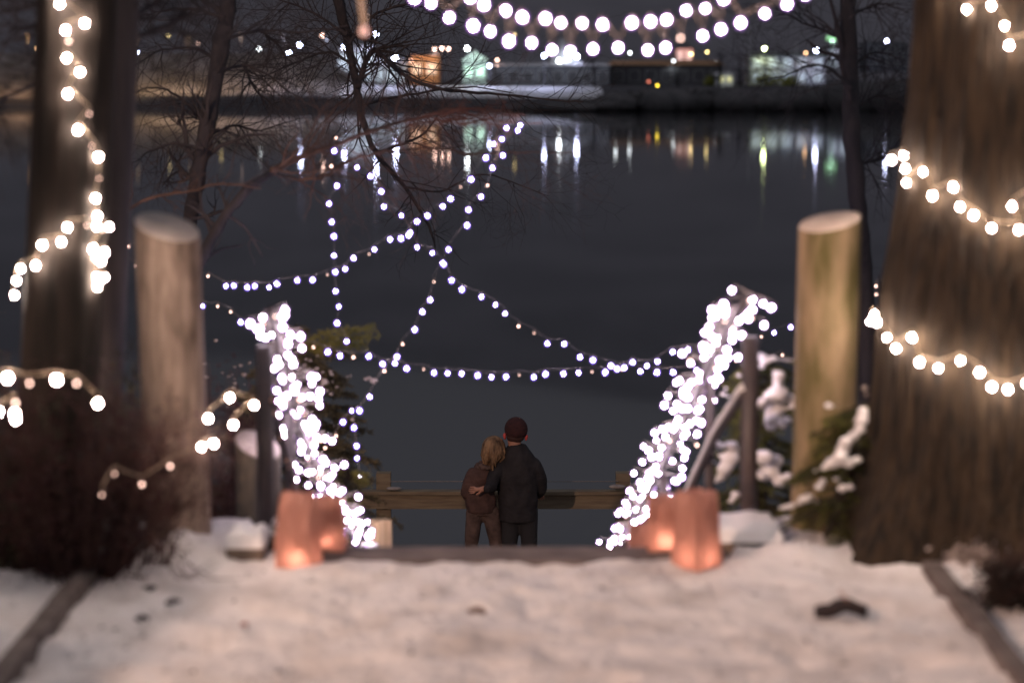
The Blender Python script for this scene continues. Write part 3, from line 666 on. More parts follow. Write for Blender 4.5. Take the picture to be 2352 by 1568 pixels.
q.v = [(x, y, max(z, keep + (0.02 if y > hd.y else 0))) for x, y, z in vs]
q.build('cap', M['cap'], man)
q = MB(); q.ball(hd + Vector((0.0, -0.03, -0.045)), (0.087, 0.07, 0.055), 18, 10); q.build('hair', M['hair_dark'], man)
for sx in (-1, 1):
    q = MB(); c = hd + Vector((sx * 0.102, 0.0, -0.045 - 0.006 * sx)); q.ball(c, (0.014, 0.024, 0.034), 12, 8); q.ball(c + Vector((sx * 0.006, 0.004, 0.006)), (0.013, 0.016, 0.022), 10, 8)
    q.build('ear', M['ear'], man)
# --- woman
DWm = 23.0
wom = empty('person', (at(1100, 1300, DWm).x, DWm, DZ), 'woman with blond hair and brown jacket leaning on the man, seen from behind', 'person', 'couple standing on the dock')
hw = J(1134, 1030, DWm + 0.0)
nd = [(J(1106, 1158, DWm), (0.095, 0.07)), (J(1104, 1118, DWm), (0.095, 0.07)), (J(1108, 1090, DWm), (0.11, 0.075)), (J(1116, 1075, DWm), (0.055, 0.055)), (J(1121, 1058, DWm), (0.045, 0.048)),
      (hw + Vector((-0.004, 0, -0.03)), (0.07, 0.08)), (hw + Vector((0.006, 0, 0.03)), (0.08, 0.09)), (hw + Vector((0.01, 0, 0.07)), (0.06, 0.07))]
ed = [(0, 1), (1, 2), (2, 3), (3, 4), (4, 5), (5, 6), (6, 7)]
ww = J(1084, 1146, DWm + 0.12)
i = chain(nd, ed, 2, [(J(1084, 1092, DWm), 0.045), (J(1070, 1128, DWm - 0.03), 0.036), (ww, 0.025)])
add_hand(nd, ed, i, ww, Vector((0.5, 1, -0.1)), Vector((0, 0.2, 1)), Vector((0.6, 0.4, 0)))
w2 = J(1150, 1116, DWm + 0.30)
i = chain(nd, ed, 2, [(J(1132, 1090, DWm), 0.045), (J(1142, 1118, DWm + 0.08), 0.036), (w2, 0.025)])
add_hand(nd, ed, i, w2, Vector((0.8, 0.6, 0.1)), Vector((0, 0.2, 1)), Vector((0.3, 0.6, 0)))
legw = (((1090, DZ + .86), (1082, DZ + .50), (1072, DZ + .09)), ((1128, DZ + .86), (1141, DZ + .50), (1134, DZ + .09)))
for (a, b, c) in legw:
    chain(nd, ed, 0, [(jz(a[0], a[1], DWm), 0.055), (jz(b[0], b[1], DWm + .02), 0.04), (jz(c[0], c[1], DWm), 0.036), (jz(c[0], DZ + 0.03, DWm + .14), (0.032, 0.025))])
chain(nd, ed, 5, [(hw + Vector((0.01, 0.098, -0.015)), 0.014)])
skin('body', nd, ed, M['skin'], wom)
cloth('jacket', [(J(1106, 1176, DWm), 0.145, 0.12), (J(1104, 1145, DWm), 0.15, 0.125), (J(1103, 1112, DWm), 0.128, 0.11), (J(1107, 1088, DWm), 0.14, 0.105), (J(1112, 1074, DWm), 0.105, 0.09), (J(1116, 1066, DWm), 0.07, 0.07)],
      [[(J(1086, 1086, DWm), 0.06), (J(1076, 1108, DWm - .02), 0.056), (J(1070, 1130, DWm - .03), 0.054), (ww + Vector((-0.02, -0.04, 0)), 0.045)],
       [(J(1130, 1088, DWm), 0.058), (J(1140, 1116, DWm + .07), 0.05), (w2 + Vector((-0.05, -0.02, 0)), 0.042)]], M['jacket_brown'], wom)
q = MB(); 
for a in range(26):
    t = a / 26 * 2 * PI; c0 = J(1117, 1068, DWm) + Vector((math.cos(t) * 0.085, math.sin(t) * 0.085, random.uniform(-.012, .012)))
    q.ball(c0, (0.032, 0.032, 0.026), 8, 6, jit=0.12)
q.build('fur_collar', M['jeans'], wom)
cloth('trousers', [(J(1106, 1180, DWm), 0.12, 0.10), (J(1106, 1155, DWm), 0.125, 0.10)],
      [[(jz(a[0], a[1] - 0.02, DWm), 0.085), (jz(b[0], b[1], DWm + .02), 0.066), (jz(c[0], c[1], DWm), 0.06)] for (a, b, c) in legw], M['jeans'], wom)
for px in (1072, 1134):
    nd = [(jz(px, DZ + 0.11, DWm - 0.02), 0.05), (jz(px, DZ + 0.045, DWm), (0.046, 0.042)), (jz(px, DZ + 0.03, DWm + 0.15), (0.04, 0.028))]
    skin('boot', nd, [(0, 1), (1, 2)], M['boot'], wom)
q = MB(); q.ball(hw + Vector((0, -0.012, 0.012)), (0.115, 0.12, 0.118), 24, 14)
for k in range(70):      # locks falling down the back
    a = random.uniform(0.75 * PI, 2.0 * PI); rr = 0.098
    top = hw + Vector((math.cos(a) * rr, math.sin(a) * rr * 1.05 - 0.012, random.uniform(-0.02, 0.04)))
    l_ = random.uniform(0.12, 0.24) if math.cos(a) < 0.3 else random.uniform(0.07, 0.13)
    sh = random.uniform(-.03, .02); pts = [top, top + Vector((sh * 0.4 + math.cos(a) * .008, -0.012, -l_ * 0.45)), top + Vector((sh - math.cos(a) * .03, -0.004, -l_ * 0.8)), top + Vector((sh * 1.3 - math.cos(a) * .045, 0.012, -l_))]
    q.tube(pts, [0.019, 0.017, 0.011, 0.003], 5)
q.build('hair', M['hair_blond'], wom)

# ------------------------------------------------------------------ bare trees
def twigs(q, p, d, L, r, depth, plane=0.35, droop=0.0, kids=(2, 4), wob=0.36, sides=4):
    n = max(3, int(5 + L * 2)); pts = [p.copy()]; dirv = d.normalized(); rads = [r]
    for i in range(n):
        dirv = (dirv + Vector((random.uniform(-wob, wob), random.uniform(-wob, wob) * plane, random.uniform(-wob, wob) - droop))).normalized()
        pts.append(pts[-1] + dirv * L / n); rads.append(max(0.0008, r * (1 - 0.75 * (i + 1) / n)))
    q.tube(pts, rads, sides if r > 0.006 else 3, cap=False)
    if depth <= 0: return
    for k in range(random.randint(*kids)):
        t = random.uniform(0.15, 0.95); i = int(t * n); a = (pts[min(i + 1, n)] - pts[i]).normalized()
        ang = random.choice((-1, 1)) * random.uniform(0.45, 1.1)
        nd_ = Vector((a.x * math.cos(ang) - a.z * math.sin(ang), a.y + random.uniform(-plane, plane), a.x * math.sin(ang) + a.z * math.cos(ang)))
        twigs(q, pts[i], nd_, L * random.uniform(0.4, 0.75), max(0.001, rads[i] * 0.6), depth - 1, plane, droop, kids, wob, sides)
def limb(q, lst, d, widths, ntw, tl, dep=2, **kw):
    """a limb through picture points at distance d, with twigs along it"""
    pts = []; rad = []
    P_ = [at(x, y, d + 0.3 * math.sin(i * 1.3)) for i, (x, y) in enumerate(lst)]
    for i in range(len(P_) - 1):
        a = P_[max(0, i - 1)]; b = P_[i]; c = P_[i + 1]; e2 = P_[min(len(P_) - 1, i + 2)]
        for s_ in range(5):
            t = s_ / 5; t2 = t * t; t3 = t2 * t
            v = 0.5 * ((2 * b) + (c - a) * t + (2 * a - 5 * b + 4 * c - e2) * t2 + (3 * b - a - 3 * c + e2) * t3)
            v += Vector((random.uniform(-1, 1), 0, random.uniform(-1, 1))) * 0.006
            pts.append(v); rad.append((widths[0] + (widths[1] - widths[0]) * ((i + t) / (len(P_) - 1))) / 2 / ppm(d) * (1 + 0.12 * random.uniform(-1, 1)))
    pts.append(P_[-1]); rad.append(widths[1] / 2 / ppm(d))
    q.tube(pts, rad, 8)
    for k in range(ntw):
        i = random.randint(1, len(pts) - 2); a = (pts[i + 1] - pts[i]).normalized(); ang = random.choice((-1, 1)) * random.uniform(0.3, 1.2)
        v = Vector((a.x * math.cos(ang) - a.z * math.sin(ang), random.uniform(-.3, .3), a.x * math.sin(ang) + a.z * math.cos(ang)))
        twigs(q, pts[i], v, tl * random.uniform(0.5, 1.2), max(0.0018, rad[i] * 0.5), dep, **kw)
# leaning branch tree holding the star
e_ = empty('bare_tree', (at(430, 640, 13.6).x, 13.6, slope_z(13.6)), 'bare leaning tree whose long reddish branch holds the star of lights', 'tree')
q = MB(); limb(q, [(330, 1150), (400, 800), (455, 610), (510, 510), (565, 440), (625, 392)], 13.6, (34, 17), 6, 0.4, 1); q.build('trunk', M['bark_black'], e_)
q = MB(); limb(q, [(625, 392), (690, 362), (740, 342), (800, 322), (860, 298), (920, 280), (980, 268), (1040, 256)], 13.4, (15, 5), 26, 0.42, 2)
limb(q, [(625, 398), (700, 413), (755, 400), (795, 372), (860, 354), (930, 344), (1000, 340), (1090, 352), (1200, 348), (1320, 352)], 13.7, (9, 3), 34, 0.5, 2, droop=0.03)
limb(q, [(262, 500), (340, 458), (420, 442), (510, 424), (600, 432)], 13.5, (9, 3), 8, 0.3, 1)
q.build('branch', M['twig'], e_)
q = MB(); random.seed(21)
for k in range(11):
    y0 = random.uniform(238, 275); x0 = random.uniform(930, 1060)
    limb(q, [(x0, y0 + 18), (x0 + 60, y0 + 8), (x0 + 110, y0 + 12), (x0 + 165 + random.uniform(-30, 30), y0 + random.uniform(12, 38))], 13.2, (4, 1.6), 4, 0.15, 1)
q.build('branch', M['twig_red'], e_)
for (lx, ly) in ((565, 345), (580, 358), (640, 350)):
    pass
# central dark tree on the shore
random.seed(5)
e_ = empty('overhanging_tree', (at(-260, 1300, 20).x, 20, -3.4), 'dark bare bough of an overhanging tree, tangled across the far lights at top centre', 'tree')
q = MB(); limb(q, [(-260, 1700), (-240, 600), (-120, -250), (300, -420), (640, -260), (770, -30)], 20, (110, 34), 0, 0.7, 2)
limb(q, [(770, -30), (800, 100), (818, 190), (832, 270), (862, 350), (930, 430), (985, 520), (1000, 580)], 20, (24, 3), 14, 0.5, 2)
q.build('trunk', M['bark_black'], e_)
q = MB()
limb(q, [(822, 200), (850, 120), (880, 130), (930, 175), (1010, 205), (1120, 215), (1230, 225), (1340, 235)], 20, (14, 3), 46, 0.7, 2)
limb(q, [(832, 240), (900, 225), (1000, 208), (1090, 200), (1180, 215)], 19.6, (8, 2), 18, 0.6, 2)
limb(q, [(810, 150), (760, 120), (690, 140), (620, 170), (560, 200)], 20, (8, 2), 30, 0.7, 2)
limb(q, [(800, 100), (850, 40), (930, 10), (1040, -10)], 20, (9, 3), 22, 0.8, 2)
limb(q, [(795, 80), (720, 30), (640, 0)], 20, (8, 3), 20, 0.8, 2)
limb(q, [(862, 350), (930, 330), (980, 300), (1010, 260)], 20, (8, 3), 14, 0.5, 2)
limb(q, [(930, 430), (1010, 440), (1100, 400), (1180, 420), (1260, 450)], 20, (6, 2), 16, 0.6, 2)
q.build('branch', M['bark_black'], e_)
# left thin trunk
random.seed(9)
e_ = empty('bare_tree', (at(440, 700, 16).x, 16, -2), 'thin dark bare tree crossing the amber reflection, behind the left log post', 'tree')
q = MB(); limb(q, [(420, 1300), (425, 700), (438, 500), (455, 400), (475, 290), (500, 150), (522, 20), (530, -60)], 16, (32, 42), 6, 0.5, 2); q.build('trunk', M['bark_black'], e_)
q = MB()
for lst in ([(475, 290), (420, 230), (360, 200), (300, 215)], [(495, 170), (560, 150), (620, 175), (690, 230), (760, 260)], [(500, 140), (440, 110), (360, 120), (300, 160)],
            [(470, 310), (540, 290), (600, 300), (690, 270)], [(465, 340), (400, 330), (340, 350), (300, 380)], [(510, 90), (600, 70), (700, 75), (800, 60)], [(515, 40), (420, 20), (330, 35)],
            [(560, 150), (590, 210), (640, 250)], [(600, 70), (650, 120), (660, 190)]):
    limb(q, lst, 16 + random.uniform(-.6, .6), (9, 2), 20, 0.45, 2)
q.build('branch', M['bark_black'], e_)
# dark neighbour of the left trunk
e_ = empty('dark_tree', (at(270, 600, 9.6).x, 9.6, 0), 'second dark tree trunk just right of the slender lit trunk', 'tree')
c0 = at(276, 300, 9.6); c1 = at(250, 900, 9.6)
trunk_mesh(lambda z: Vector((c1.x + (c0.x - c1.x) * (z - c1.z) / (c0.z - c1.z), 9.6, z)), lambda z: 0.055, -0.3, 5.5, 0.05, 30, 24).build('trunk', M['bark_black'], e_)
random.seed(31)
q = MB()
for lst in ([(290, 90), (380, 60), (470, 20), (560, -20)], [(280, 60), (350, 10), (420, -30)], [(240, 130), (150, 160), (60, 200), (-30, 250)], [(250, 100), (130, 60), (20, 70)], [(240, 40), (120, 10), (0, 30)]):
    limb(q, lst, 9.6 + random.uniform(0, .8), (20, 6), 14, 0.4, 2)
q.build('branch', M['bark_black'], e_)
# right thin trunk
random.seed(41)
e_ = empty('bare_tree', (at(1990, 1100, 14).x, 14, -1.4), 'tall narrow dark tree between the mossy log post and the cedar', 'tree')
q = MB(); limb(q, [(2000, 1300), (1992, 900), (1985, 650), (1972, 480), (1958, 320), (1952, 150), (1946, -40)], 14, (44, 36), 4, 0.5, 2); q.build('trunk', M['bark_black'], e_)
q = MB()
for lst in ([(1955, 200), (1880, 150), (1800, 175), (1740, 190)], [(1955, 160), (2010, 120), (2080, 140)], [(1956, 260), (2020, 220), (2090, 250)], [(1950, 90), (1860, 60), (1780, 20)], [(1965, 380), (2030, 360), (2080, 300)], [(1950, 40), (2020, 10), (2090, 30)]):
    limb(q, lst, 14 + random.uniform(-.4, .4), (9, 2), 16, 0.4, 2)
q.build('branch', M['bark_black'], e_)

# ------------------------------------------------------------------ spruces
# unseen tree left of the viewer, foliage clumps shaped to shade the left foreground
random.seed(97)
e_ = empty('shade_tree', (-3.75, 3.5, 0), 'loose unseen tree left of the viewer, its clumps shaped to shade the left foreground', 'tree')
q = MB(); q.tube([(-3.75, 3.5, -.1), (-3.72, 3.5, 2), (-3.8, 3.5, 5.2)], [.09, .07, .03], 10); q.build('trunk', M['bark_dark'], e_)
q = MB(); lf = MB()
for (cx_, cz_, rx_, rz_, nn) in ((-3.35, 1.4, .52, .62, 1700), (-3.75, 2.25, .3, .35, 500), (-4.0, 3.85, .5, .6, 1500), (-3.95, 2.9, .4, .4, 60)):
    for k in range(26): q.tube([(-3.75, 3.5, cz_ + random.uniform(-.2, .2)), (cx_ + random.uniform(-rx_, rx_), 3.5 + random.uniform(-.5, .5), cz_ + random.uniform(-rz_, rz_))], [.012, .004], 4)
    for k in range(nn):
        a = random.uniform(0, 2 * PI); rr = random.random() ** .5; c_ = Vector((cx_ + math.cos(a) * rr * rx_, 3.5 + random.uniform(-.5, .5), cz_ + math.sin(a) * rr * rz_))
        u = Vector((random.gauss(0, 1), random.gauss(0, 1), random.gauss(0, 1))).normalized() * random.uniform(.03, .07); v = u.orthogonal() * .5
        lf.add([c_ - u, c_ + v, c_ + u, c_ - v], [(0, 1, 2, 3)])
q.build('branch', M['bark_dark'], e_); lf.build('foliage', M['needle_dark'], e_)
def needles_mesh(q, pts, l_n, dens, spread=1.0):
    """thin needle blades along a polyline"""
    for a, b in zip(pts, pts[1:]):
        L_ = (b - a).length; n = max(1, int(L_ * dens)); ax = (b - a).normalized(); u = ax.orthogonal().normalized(); v = ax.cross(u)
        for k in range(n):
            p = a.lerp(b, random.random()); t = random.uniform(0, 2 * PI); dv = (ax * random.uniform(0.25, 0.9) + (u * math.cos(t) + v * math.sin(t)) * spread).normalized()
            l_ = l_n * random.uniform(0.6, 1.2); sd = dv.cross(Vector((random.uniform(-1, 1), random.uniform(-1, 1), random.uniform(-1, 1)))).normalized() * l_ * 0.10
            q.add([p - sd, p + sd, p + dv * l_], [(0, 1, 2)])
def spruce(name, base, top, rmax, nb, label, m_, l_n=0.02, dens=260, twn=11, shape=0.9, azr=(0, 2 * PI), zlo=0.05):
    e_ = empty(name, base, label, 'spruce', 'small spruces beside the stairs')
    H = (top - base).length; q = MB(); q.tube([base, base.lerp(top, 0.5), top], [0.03 + H * 0.012, 0.02, 0.004], 8); q.build('trunk', M['bark_dark'], e_)
    q = MB(); w_ = MB(); tips = []
    for k in range(nb):
        t = zlo + (1 - zlo) * (k / nb) ** 0.9; p = base.lerp(top, t); az = random.uniform(*azr); L_ = rmax * (1 - t) ** shape * random.uniform(0.75, 1.1) + 0.04
        dv = Vector((math.cos(az), math.sin(az), random.uniform(-.15, .25))); pts = [p]
        for s_ in range(6): dv = (dv + Vector((0, 0, -0.10 + (0.12 if s_ > 3 else 0)))).normalized(); pts.append(pts[-1] + dv * L_ / 6)
        w_.tube(pts, [0.008, 0.007, 0.006, 0.005, 0.004, 0.003, 0.002], 4); tips.append(pts)
        needles_mesh(q, pts[1:], l_n, dens)
        for s_ in range(twn):
            f_ = random.uniform(0.15, 1.0); i = min(5, int(f_ * 6)); a = pts[i].lerp(pts[i + 1], f_ * 6 - i if f_ < 1 else 1); ax = (pts[i + 1] - pts[i]).normalized()
            sd = ax.cross(Vector((0, 0, 1))).normalized() * random.choice((-1, 1)); d2 = (ax * 0.75 + sd * 0.8 + Vector((0, 0, random.uniform(-.35, .05)))).normalized(); l2 = L_ * 0.38 * (1.15 - f_) + 0.04
            b = a + d2 * l2 * 0.55; c_ = b + (d2 + Vector((0, 0, -0.15))).normalized() * l2 * 0.45
            w_.tube([a, b, c_], [0.003, 0.002, 0.001], 3, cap=False); needles_mesh(q, [a, b, c_], l_n, dens)
    w_.build('branch', M['bark_dark'], e_); q.build('needles', m_, e_)
    return e_, tips
def snow_on(e_, blobs, d, name='snow_clump', seedv=0, m_='snow_clump', voxel=0.008, dj=0.05):
    """blobs: (px, py, radius px[, flatten]) chained where near each other"""
    q = MB()
    for bl in blobs:
        x, y, r = bl[:3]; r *= 1.42; dd = d + random.uniform(-dj, dj) + (bl[3] if len(bl) > 3 else 0); c = at(x, y, dd); rr = r / ppm(dd)
        q.ball(c, (rr * 0.95, rr * 0.8, rr * 0.7), 14, 9)
        for s_ in range(7):
            a = random.uniform(-0.25 * PI, 1.25 * PI) + PI; l_ = rr * random.uniform(0.5, 1.25); e_r = rr * random.uniform(0.16, 0.36)
            for m2 in range(4):
                t = 0.35 + 0.65 * m2 / 3; q.ball(c + Vector((math.cos(a) * l_ * t, random.uniform(-.25, .25) * rr, math.sin(a) * l_ * t * 0.9 + 0.1 * rr)), e_r * (1.15 - 0.5 * t), 8, 6)
    o = q.build(name, M[m_], e_)
    rm = o.modifiers.new('remesh', 'REMESH'); rm.mode = 'VOXEL'; rm.voxel_size = voxel; rm.use_smooth_shade = True
    sm = o.modifiers.new('smooth', 'SMOOTH'); sm.iterations = 4; sm.factor = 0.5
    return o
def lerp_blobs(a, b, n, r0, r1): return [(a[0] + (b[0] - a[0]) * i / (n - 1), a[1] + (b[1] - a[1]) * i / (n - 1), r0 + (r1 - r0) * i / (n - 1)) for i in range(n)]
random.seed(77)
# right spruce, close to the railing, laden with snow
b0 = at(1735, 1330, 10.2)
e1, _ = spruce('spruce', Vector((b0.x, 10.2, -0.35)), at(1770, 812, 10.2), 0.34, 95, 'snow-laden young spruce between the right railing and the mossy log post', M['needle'], 0.017, 420, 10, 0.45)
snow_on(e1, [(1789, 862, 12), (1788, 875, 11), (1786, 904, 19), (1770, 912, 13), (1743, 928, 12), (1752, 922, 10), (1812, 912, 11), (1831, 930, 12), (1779, 942, 17), (1773, 962, 14), (1771, 980, 10), (1806, 965, 11), (1796, 974, 9)], 9.8)
snow_on(e1, [(1748, 818, 10), (1750, 842, 7)] + lerp_blobs((1756, 830), (1776, 822), 3, 8, 7) + lerp_blobs((1776, 824), (1822, 827), 6, 5, 4), 9.9)
snow_on(e1, [(1644, 1017, 8), (1655, 1024, 9), (1677, 1022, 11), (1690, 1030, 8), (1677, 1052, 17), (1665, 1075, 14), (1655, 1095, 10), (1647, 1105, 6)], 9.9)
snow_on(e1, [(1724, 1038, 8), (1737, 1048, 12), (1756, 1050, 18), (1780, 1058, 16), (1772, 1085, 16), (1750, 1094, 9), (1790, 1104, 12), (1811, 1096, 12), (1740, 1086, 7)], 9.8)
snow_on(e1, [(1697, 862, 6), (1640, 1060, 5), (1690, 1135, 9), (1680, 1150, 7), (1672, 910, 5), (1660, 905, 6), (1668, 892, 5)], 10.0)
# right spruce beyond the mossy post, running against the cedar
random.seed(78)
b0 = at(1925, 1330, 9.5)
e2, _ = spruce('spruce', Vector((at(1905, 1240, 8.98).x, 8.98, -0.05)), at(1985, 925, 8.98), 0.28, 70, 'snowy low spruce in front of the mossy log post, against the cedar trunk', M['needle'], 0.016, 420, 9, 0.35)
snow_on(e2, [(1982, 942, 10), (1980, 962, 12), (1975, 985, 11), (1960, 1000, 11), (1945, 1012, 12), (1937, 1030, 13), (1930, 1048, 14), (1912, 1062, 14), (1892, 1074, 7), (1873, 1080, 5), (1950, 1062, 12), (1968, 1056, 10), (1880, 1118, 8), (1890, 1105, 8), (1935, 1120, 10), (1952, 1118, 8), (1920, 1100, 6)], 8.72)
snow_on(e2, [(1902, 931, 7), (1912, 933, 4)] + lerp_blobs((1915, 932), (1985, 922), 9, 2.6, 3), 8.8, voxel=0.006)
snow_on(e2, [(1795, 1166, 6), (1806, 1164, 8), (1821, 1160, 7), (1845, 1146, 10), (1858, 1142, 11), (1875, 1150, 7), (1836, 1154, 7)], 8.9)
snow_on(e2, [(1986, 890, 7), (1990, 905, 6)], 9.1, m_='snow_dim')
# left spruce down the slope, sharp and dark, with a top bough coloured as lit
random.seed(79)
b0 = at(670, 1400, 13.8)
e3, tips = spruce('spruce', Vector((b0.x, 13.8, slope_z(13.8) - 0.1)), at(680, 745, 13.8), 0.76, 170, 'dark broad spruce dusted with frost, behind the lit left railing', M['needle_dark'], 0.032, 260, 16, 0.40)
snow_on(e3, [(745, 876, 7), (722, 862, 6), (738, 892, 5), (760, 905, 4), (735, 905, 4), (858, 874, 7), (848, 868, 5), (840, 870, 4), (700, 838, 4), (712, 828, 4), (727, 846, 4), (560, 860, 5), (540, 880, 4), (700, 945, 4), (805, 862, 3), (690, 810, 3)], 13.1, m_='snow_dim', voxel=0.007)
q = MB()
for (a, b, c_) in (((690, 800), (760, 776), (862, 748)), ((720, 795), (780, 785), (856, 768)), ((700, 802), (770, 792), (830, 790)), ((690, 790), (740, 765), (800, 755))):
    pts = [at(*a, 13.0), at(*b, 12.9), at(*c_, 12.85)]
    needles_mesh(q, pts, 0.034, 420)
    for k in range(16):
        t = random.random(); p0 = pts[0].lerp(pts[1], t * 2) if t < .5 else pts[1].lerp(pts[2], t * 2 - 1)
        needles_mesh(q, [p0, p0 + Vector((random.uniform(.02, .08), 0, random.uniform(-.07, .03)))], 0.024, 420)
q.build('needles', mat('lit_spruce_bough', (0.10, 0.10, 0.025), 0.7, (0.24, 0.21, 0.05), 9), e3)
random.seed(83)
fr = [(random.gauss(700, 70), random.gauss(880, 60), random.uniform(1.5, 4.5)) for _ in range(46)] + [(random.gauss(520, 30), random.gauss(880, 50), random.uniform(1.5, 4)) for _ in range(18)]
q = MB()
for (x, y, r_) in fr:
    c = at(x, y, 13.15 + random.uniform(-.1, .2)); rr = r_ / ppm(13.1)
    q.ball(c, (rr * 1.2, rr, rr * 0.7), 7, 5, jit=0.25)
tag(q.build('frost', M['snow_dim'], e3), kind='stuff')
# low green boughs at the foot of the left railing
random.seed(80)
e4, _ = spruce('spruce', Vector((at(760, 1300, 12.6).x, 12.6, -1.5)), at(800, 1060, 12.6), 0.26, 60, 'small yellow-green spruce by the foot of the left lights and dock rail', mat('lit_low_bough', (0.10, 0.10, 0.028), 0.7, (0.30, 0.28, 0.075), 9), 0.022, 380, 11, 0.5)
# bits of foliage at the foot of the right railing
random.seed(81)
e5, _ = spruce('spruce', Vector((at(1480, 1330, 12.4).x, 12.4, -1.45)), at(1490, 1170, 12.4), 0.2, 26, 'small dark spruce sprig at the foot of the right lights', M['needle'], 0.025, 200, 9, 0.6)

# ------------------------------------------------------------------ shrubs
def shrub(name, c, sx, sz, nst, nl, lab, m_leaf, lsize, seed, twn=3, cat='shrub', lean=0.0, twm='stem', leafz=(0.02, 1.0)):
    random.seed(seed); e_ = empty(name, c, lab, cat); q = MB(); lf = MB(); tips = []
    for k in range(nst):
        a = random.uniform(0, 2 * PI); rr = random.random() ** 0.5
        tip = Vector((c.x + math.cos(a) * rr * sx * random.uniform(.7, 1.25) + lean, c.y + math.sin(a) * rr * sx * 0.8, c.z + sz * (1 - 0.25 * rr * rr) * random.uniform(0.35, 1.15)))
        b = Vector((c.x + math.cos(a) * rr * sx * 0.3, c.y + math.sin(a) * rr * sx * 0.25, c.z - 0.03)); m_ = b.lerp(tip, 0.55) + Vector((math.cos(a) * 0.04, 0, 0.04))
        pts = [b, b.lerp(m_, .5), m_, m_.lerp(tip, .5) + Vector((random.uniform(-.02, .02), 0, .01)), tip]
        q.tube(pts, [0.005, 0.0045, 0.0035, 0.0025, 0.0015], 4, cap=False); tips.append(pts)
        for s_ in range(twn):
            i = random.randint(1, 3); v = (pts[i + 1] - pts[i]).normalized() + Vector((random.uniform(-.9, .9), random.uniform(-.9, .9), random.uniform(-.3, .6)))
            twigs(q, pts[i], v, random.uniform(0.08, 0.22), 0.002, 1, plane=1.0, kids=(1, 3))
    for k in range(nl):
        pts = random.choice(tips); i = random.randint(0, 3); t = random.random(); p = pts[i].lerp(pts[i + 1], t)
        p = p + Vector((random.gauss(0, .04), random.gauss(0, .04), random.gauss(0, .05) - (0.12 if random.random() < .3 else 0)))
        if not (leafz[0] <= (p.z - c.z) / sz <= leafz[1] + .2): continue
        u = Vector((random.gauss(0, 1), random.gauss(0, 1), random.gauss(0, 1))).normalized(); v = u.orthogonal().normalized(); s_ = lsize * random.uniform(.6, 1.3)
        lf.add([p - u * s_, p + v * s_ * .55, p + u * s_, p - v * s_ * .55], [(0, 1, 2, 3)])
    q.build('stem', M[twm], e_)
    if nl: lf.build('leaves', m_leaf, e_)
    return e_
s1 = shrub('barberry_shrub', gnd(185, 1325), 0.40, 0.68, 120, 6500, 'dense dark red barberry shrub in the lower left, before the log post', M['shrub_leaf'], 0.011, 51)
s2 = shrub('dark_shrub', gnd(20, 1300), 0.36, 0.74, 100, 7000, 'dark green shrub at the left edge, behind the red barberry', M['shrub_green'], 0.012, 52)
random.seed(53)
q = MB()          # arching bare stems in front of the post
for k in range(22):
    x0 = random.uniform(300, 390); pts = [at(x0, 1300, 8.15), at(x0 + random.uniform(-10, 60), 1190, 8.2), at(x0 + random.uniform(-20, 110), 1090, 8.25), at(x0 + random.uniform(-30, 150), random.uniform(960, 1060), 8.3)]
    q.tube(pts, [0.003, 0.0025, 0.002, 0.001], 3, cap=False)
    for s_ in range(3): twigs(q, pts[random.randint(1, 2)], Vector((random.uniform(-.5, 1), 0, random.uniform(0, 1))), 0.2, 0.0016, 1)
for k in range(7):
    x0 = random.uniform(330, 400); x1 = random.uniform(420, 640)
    q.tube([at(x0, 1230, 7.9), at((x0 * 2 + x1) / 3, 1290, 7.9), at(x1 * 0.6 + x0 * 0.4, 1330, 7.8), at(x1, random.uniform(1280, 1330), 7.8)], [0.0025, 0.002, 0.002, 0.001], 3, cap=False)
q.build('stem', M['stem'], s1)
s3 = shrub('bare_shrub', Vector((at(250, 1200, 9.6).x, 9.6, -0.1)), 0.32, 0.72, 60, 5000, 'brown leafy shrub behind the slender dark trunk and barberry', M['shrub_green'], 0.012, 54)
s4 = shrub('bare_shrub', Vector((at(510, 1250, 10.8).x, 10.8, -0.45)), 0.22, 0.85, 60, 2600, 'brown twiggy shrub between the left log post and the left railing', M['shrub_leaf'], 0.012, 55)
s5 = shrub('bare_shrub', Vector((at(2010, 1330, 10.2).x, 10.2, -0.3)), 0.25, 0.6, 40, 3000, 'dark green shrub filling the gap beside the cedar base', M['needle_dark'], 0.014, 56)
s6 = shrub('low_clump', gnd(2350, 1400), 0.13, 0.13, 60, 3000, 'low dark clump in the snow at the lower right edge', M['bark_dark'], 0.013, 58)  # dark clump of stems and leaves on the snow
# ivy / snow tufts by the cedar foot
random.seed(57)
tg = empty('ground_plant', gnd(2225, 1290), 'snow-dusted low plant against the foot of the cedar trunk', 'plant')
q = MB()
for k in range(220):
    p0 = at(2225 + random.gauss(0, 30), 1275 + random.gauss(0, 14), 8.05); u = Vector((random.gauss(0, 1), random.gauss(0, 1), random.gauss(0, 1))).normalized() * 0.012; v = u.orthogonal() * 0.6
    q.add([p0 - u, p0 + v, p0 + u, p0 - v], [(0, 1, 2, 3)])
q.build('leaves', M['snow_dim'], tg)

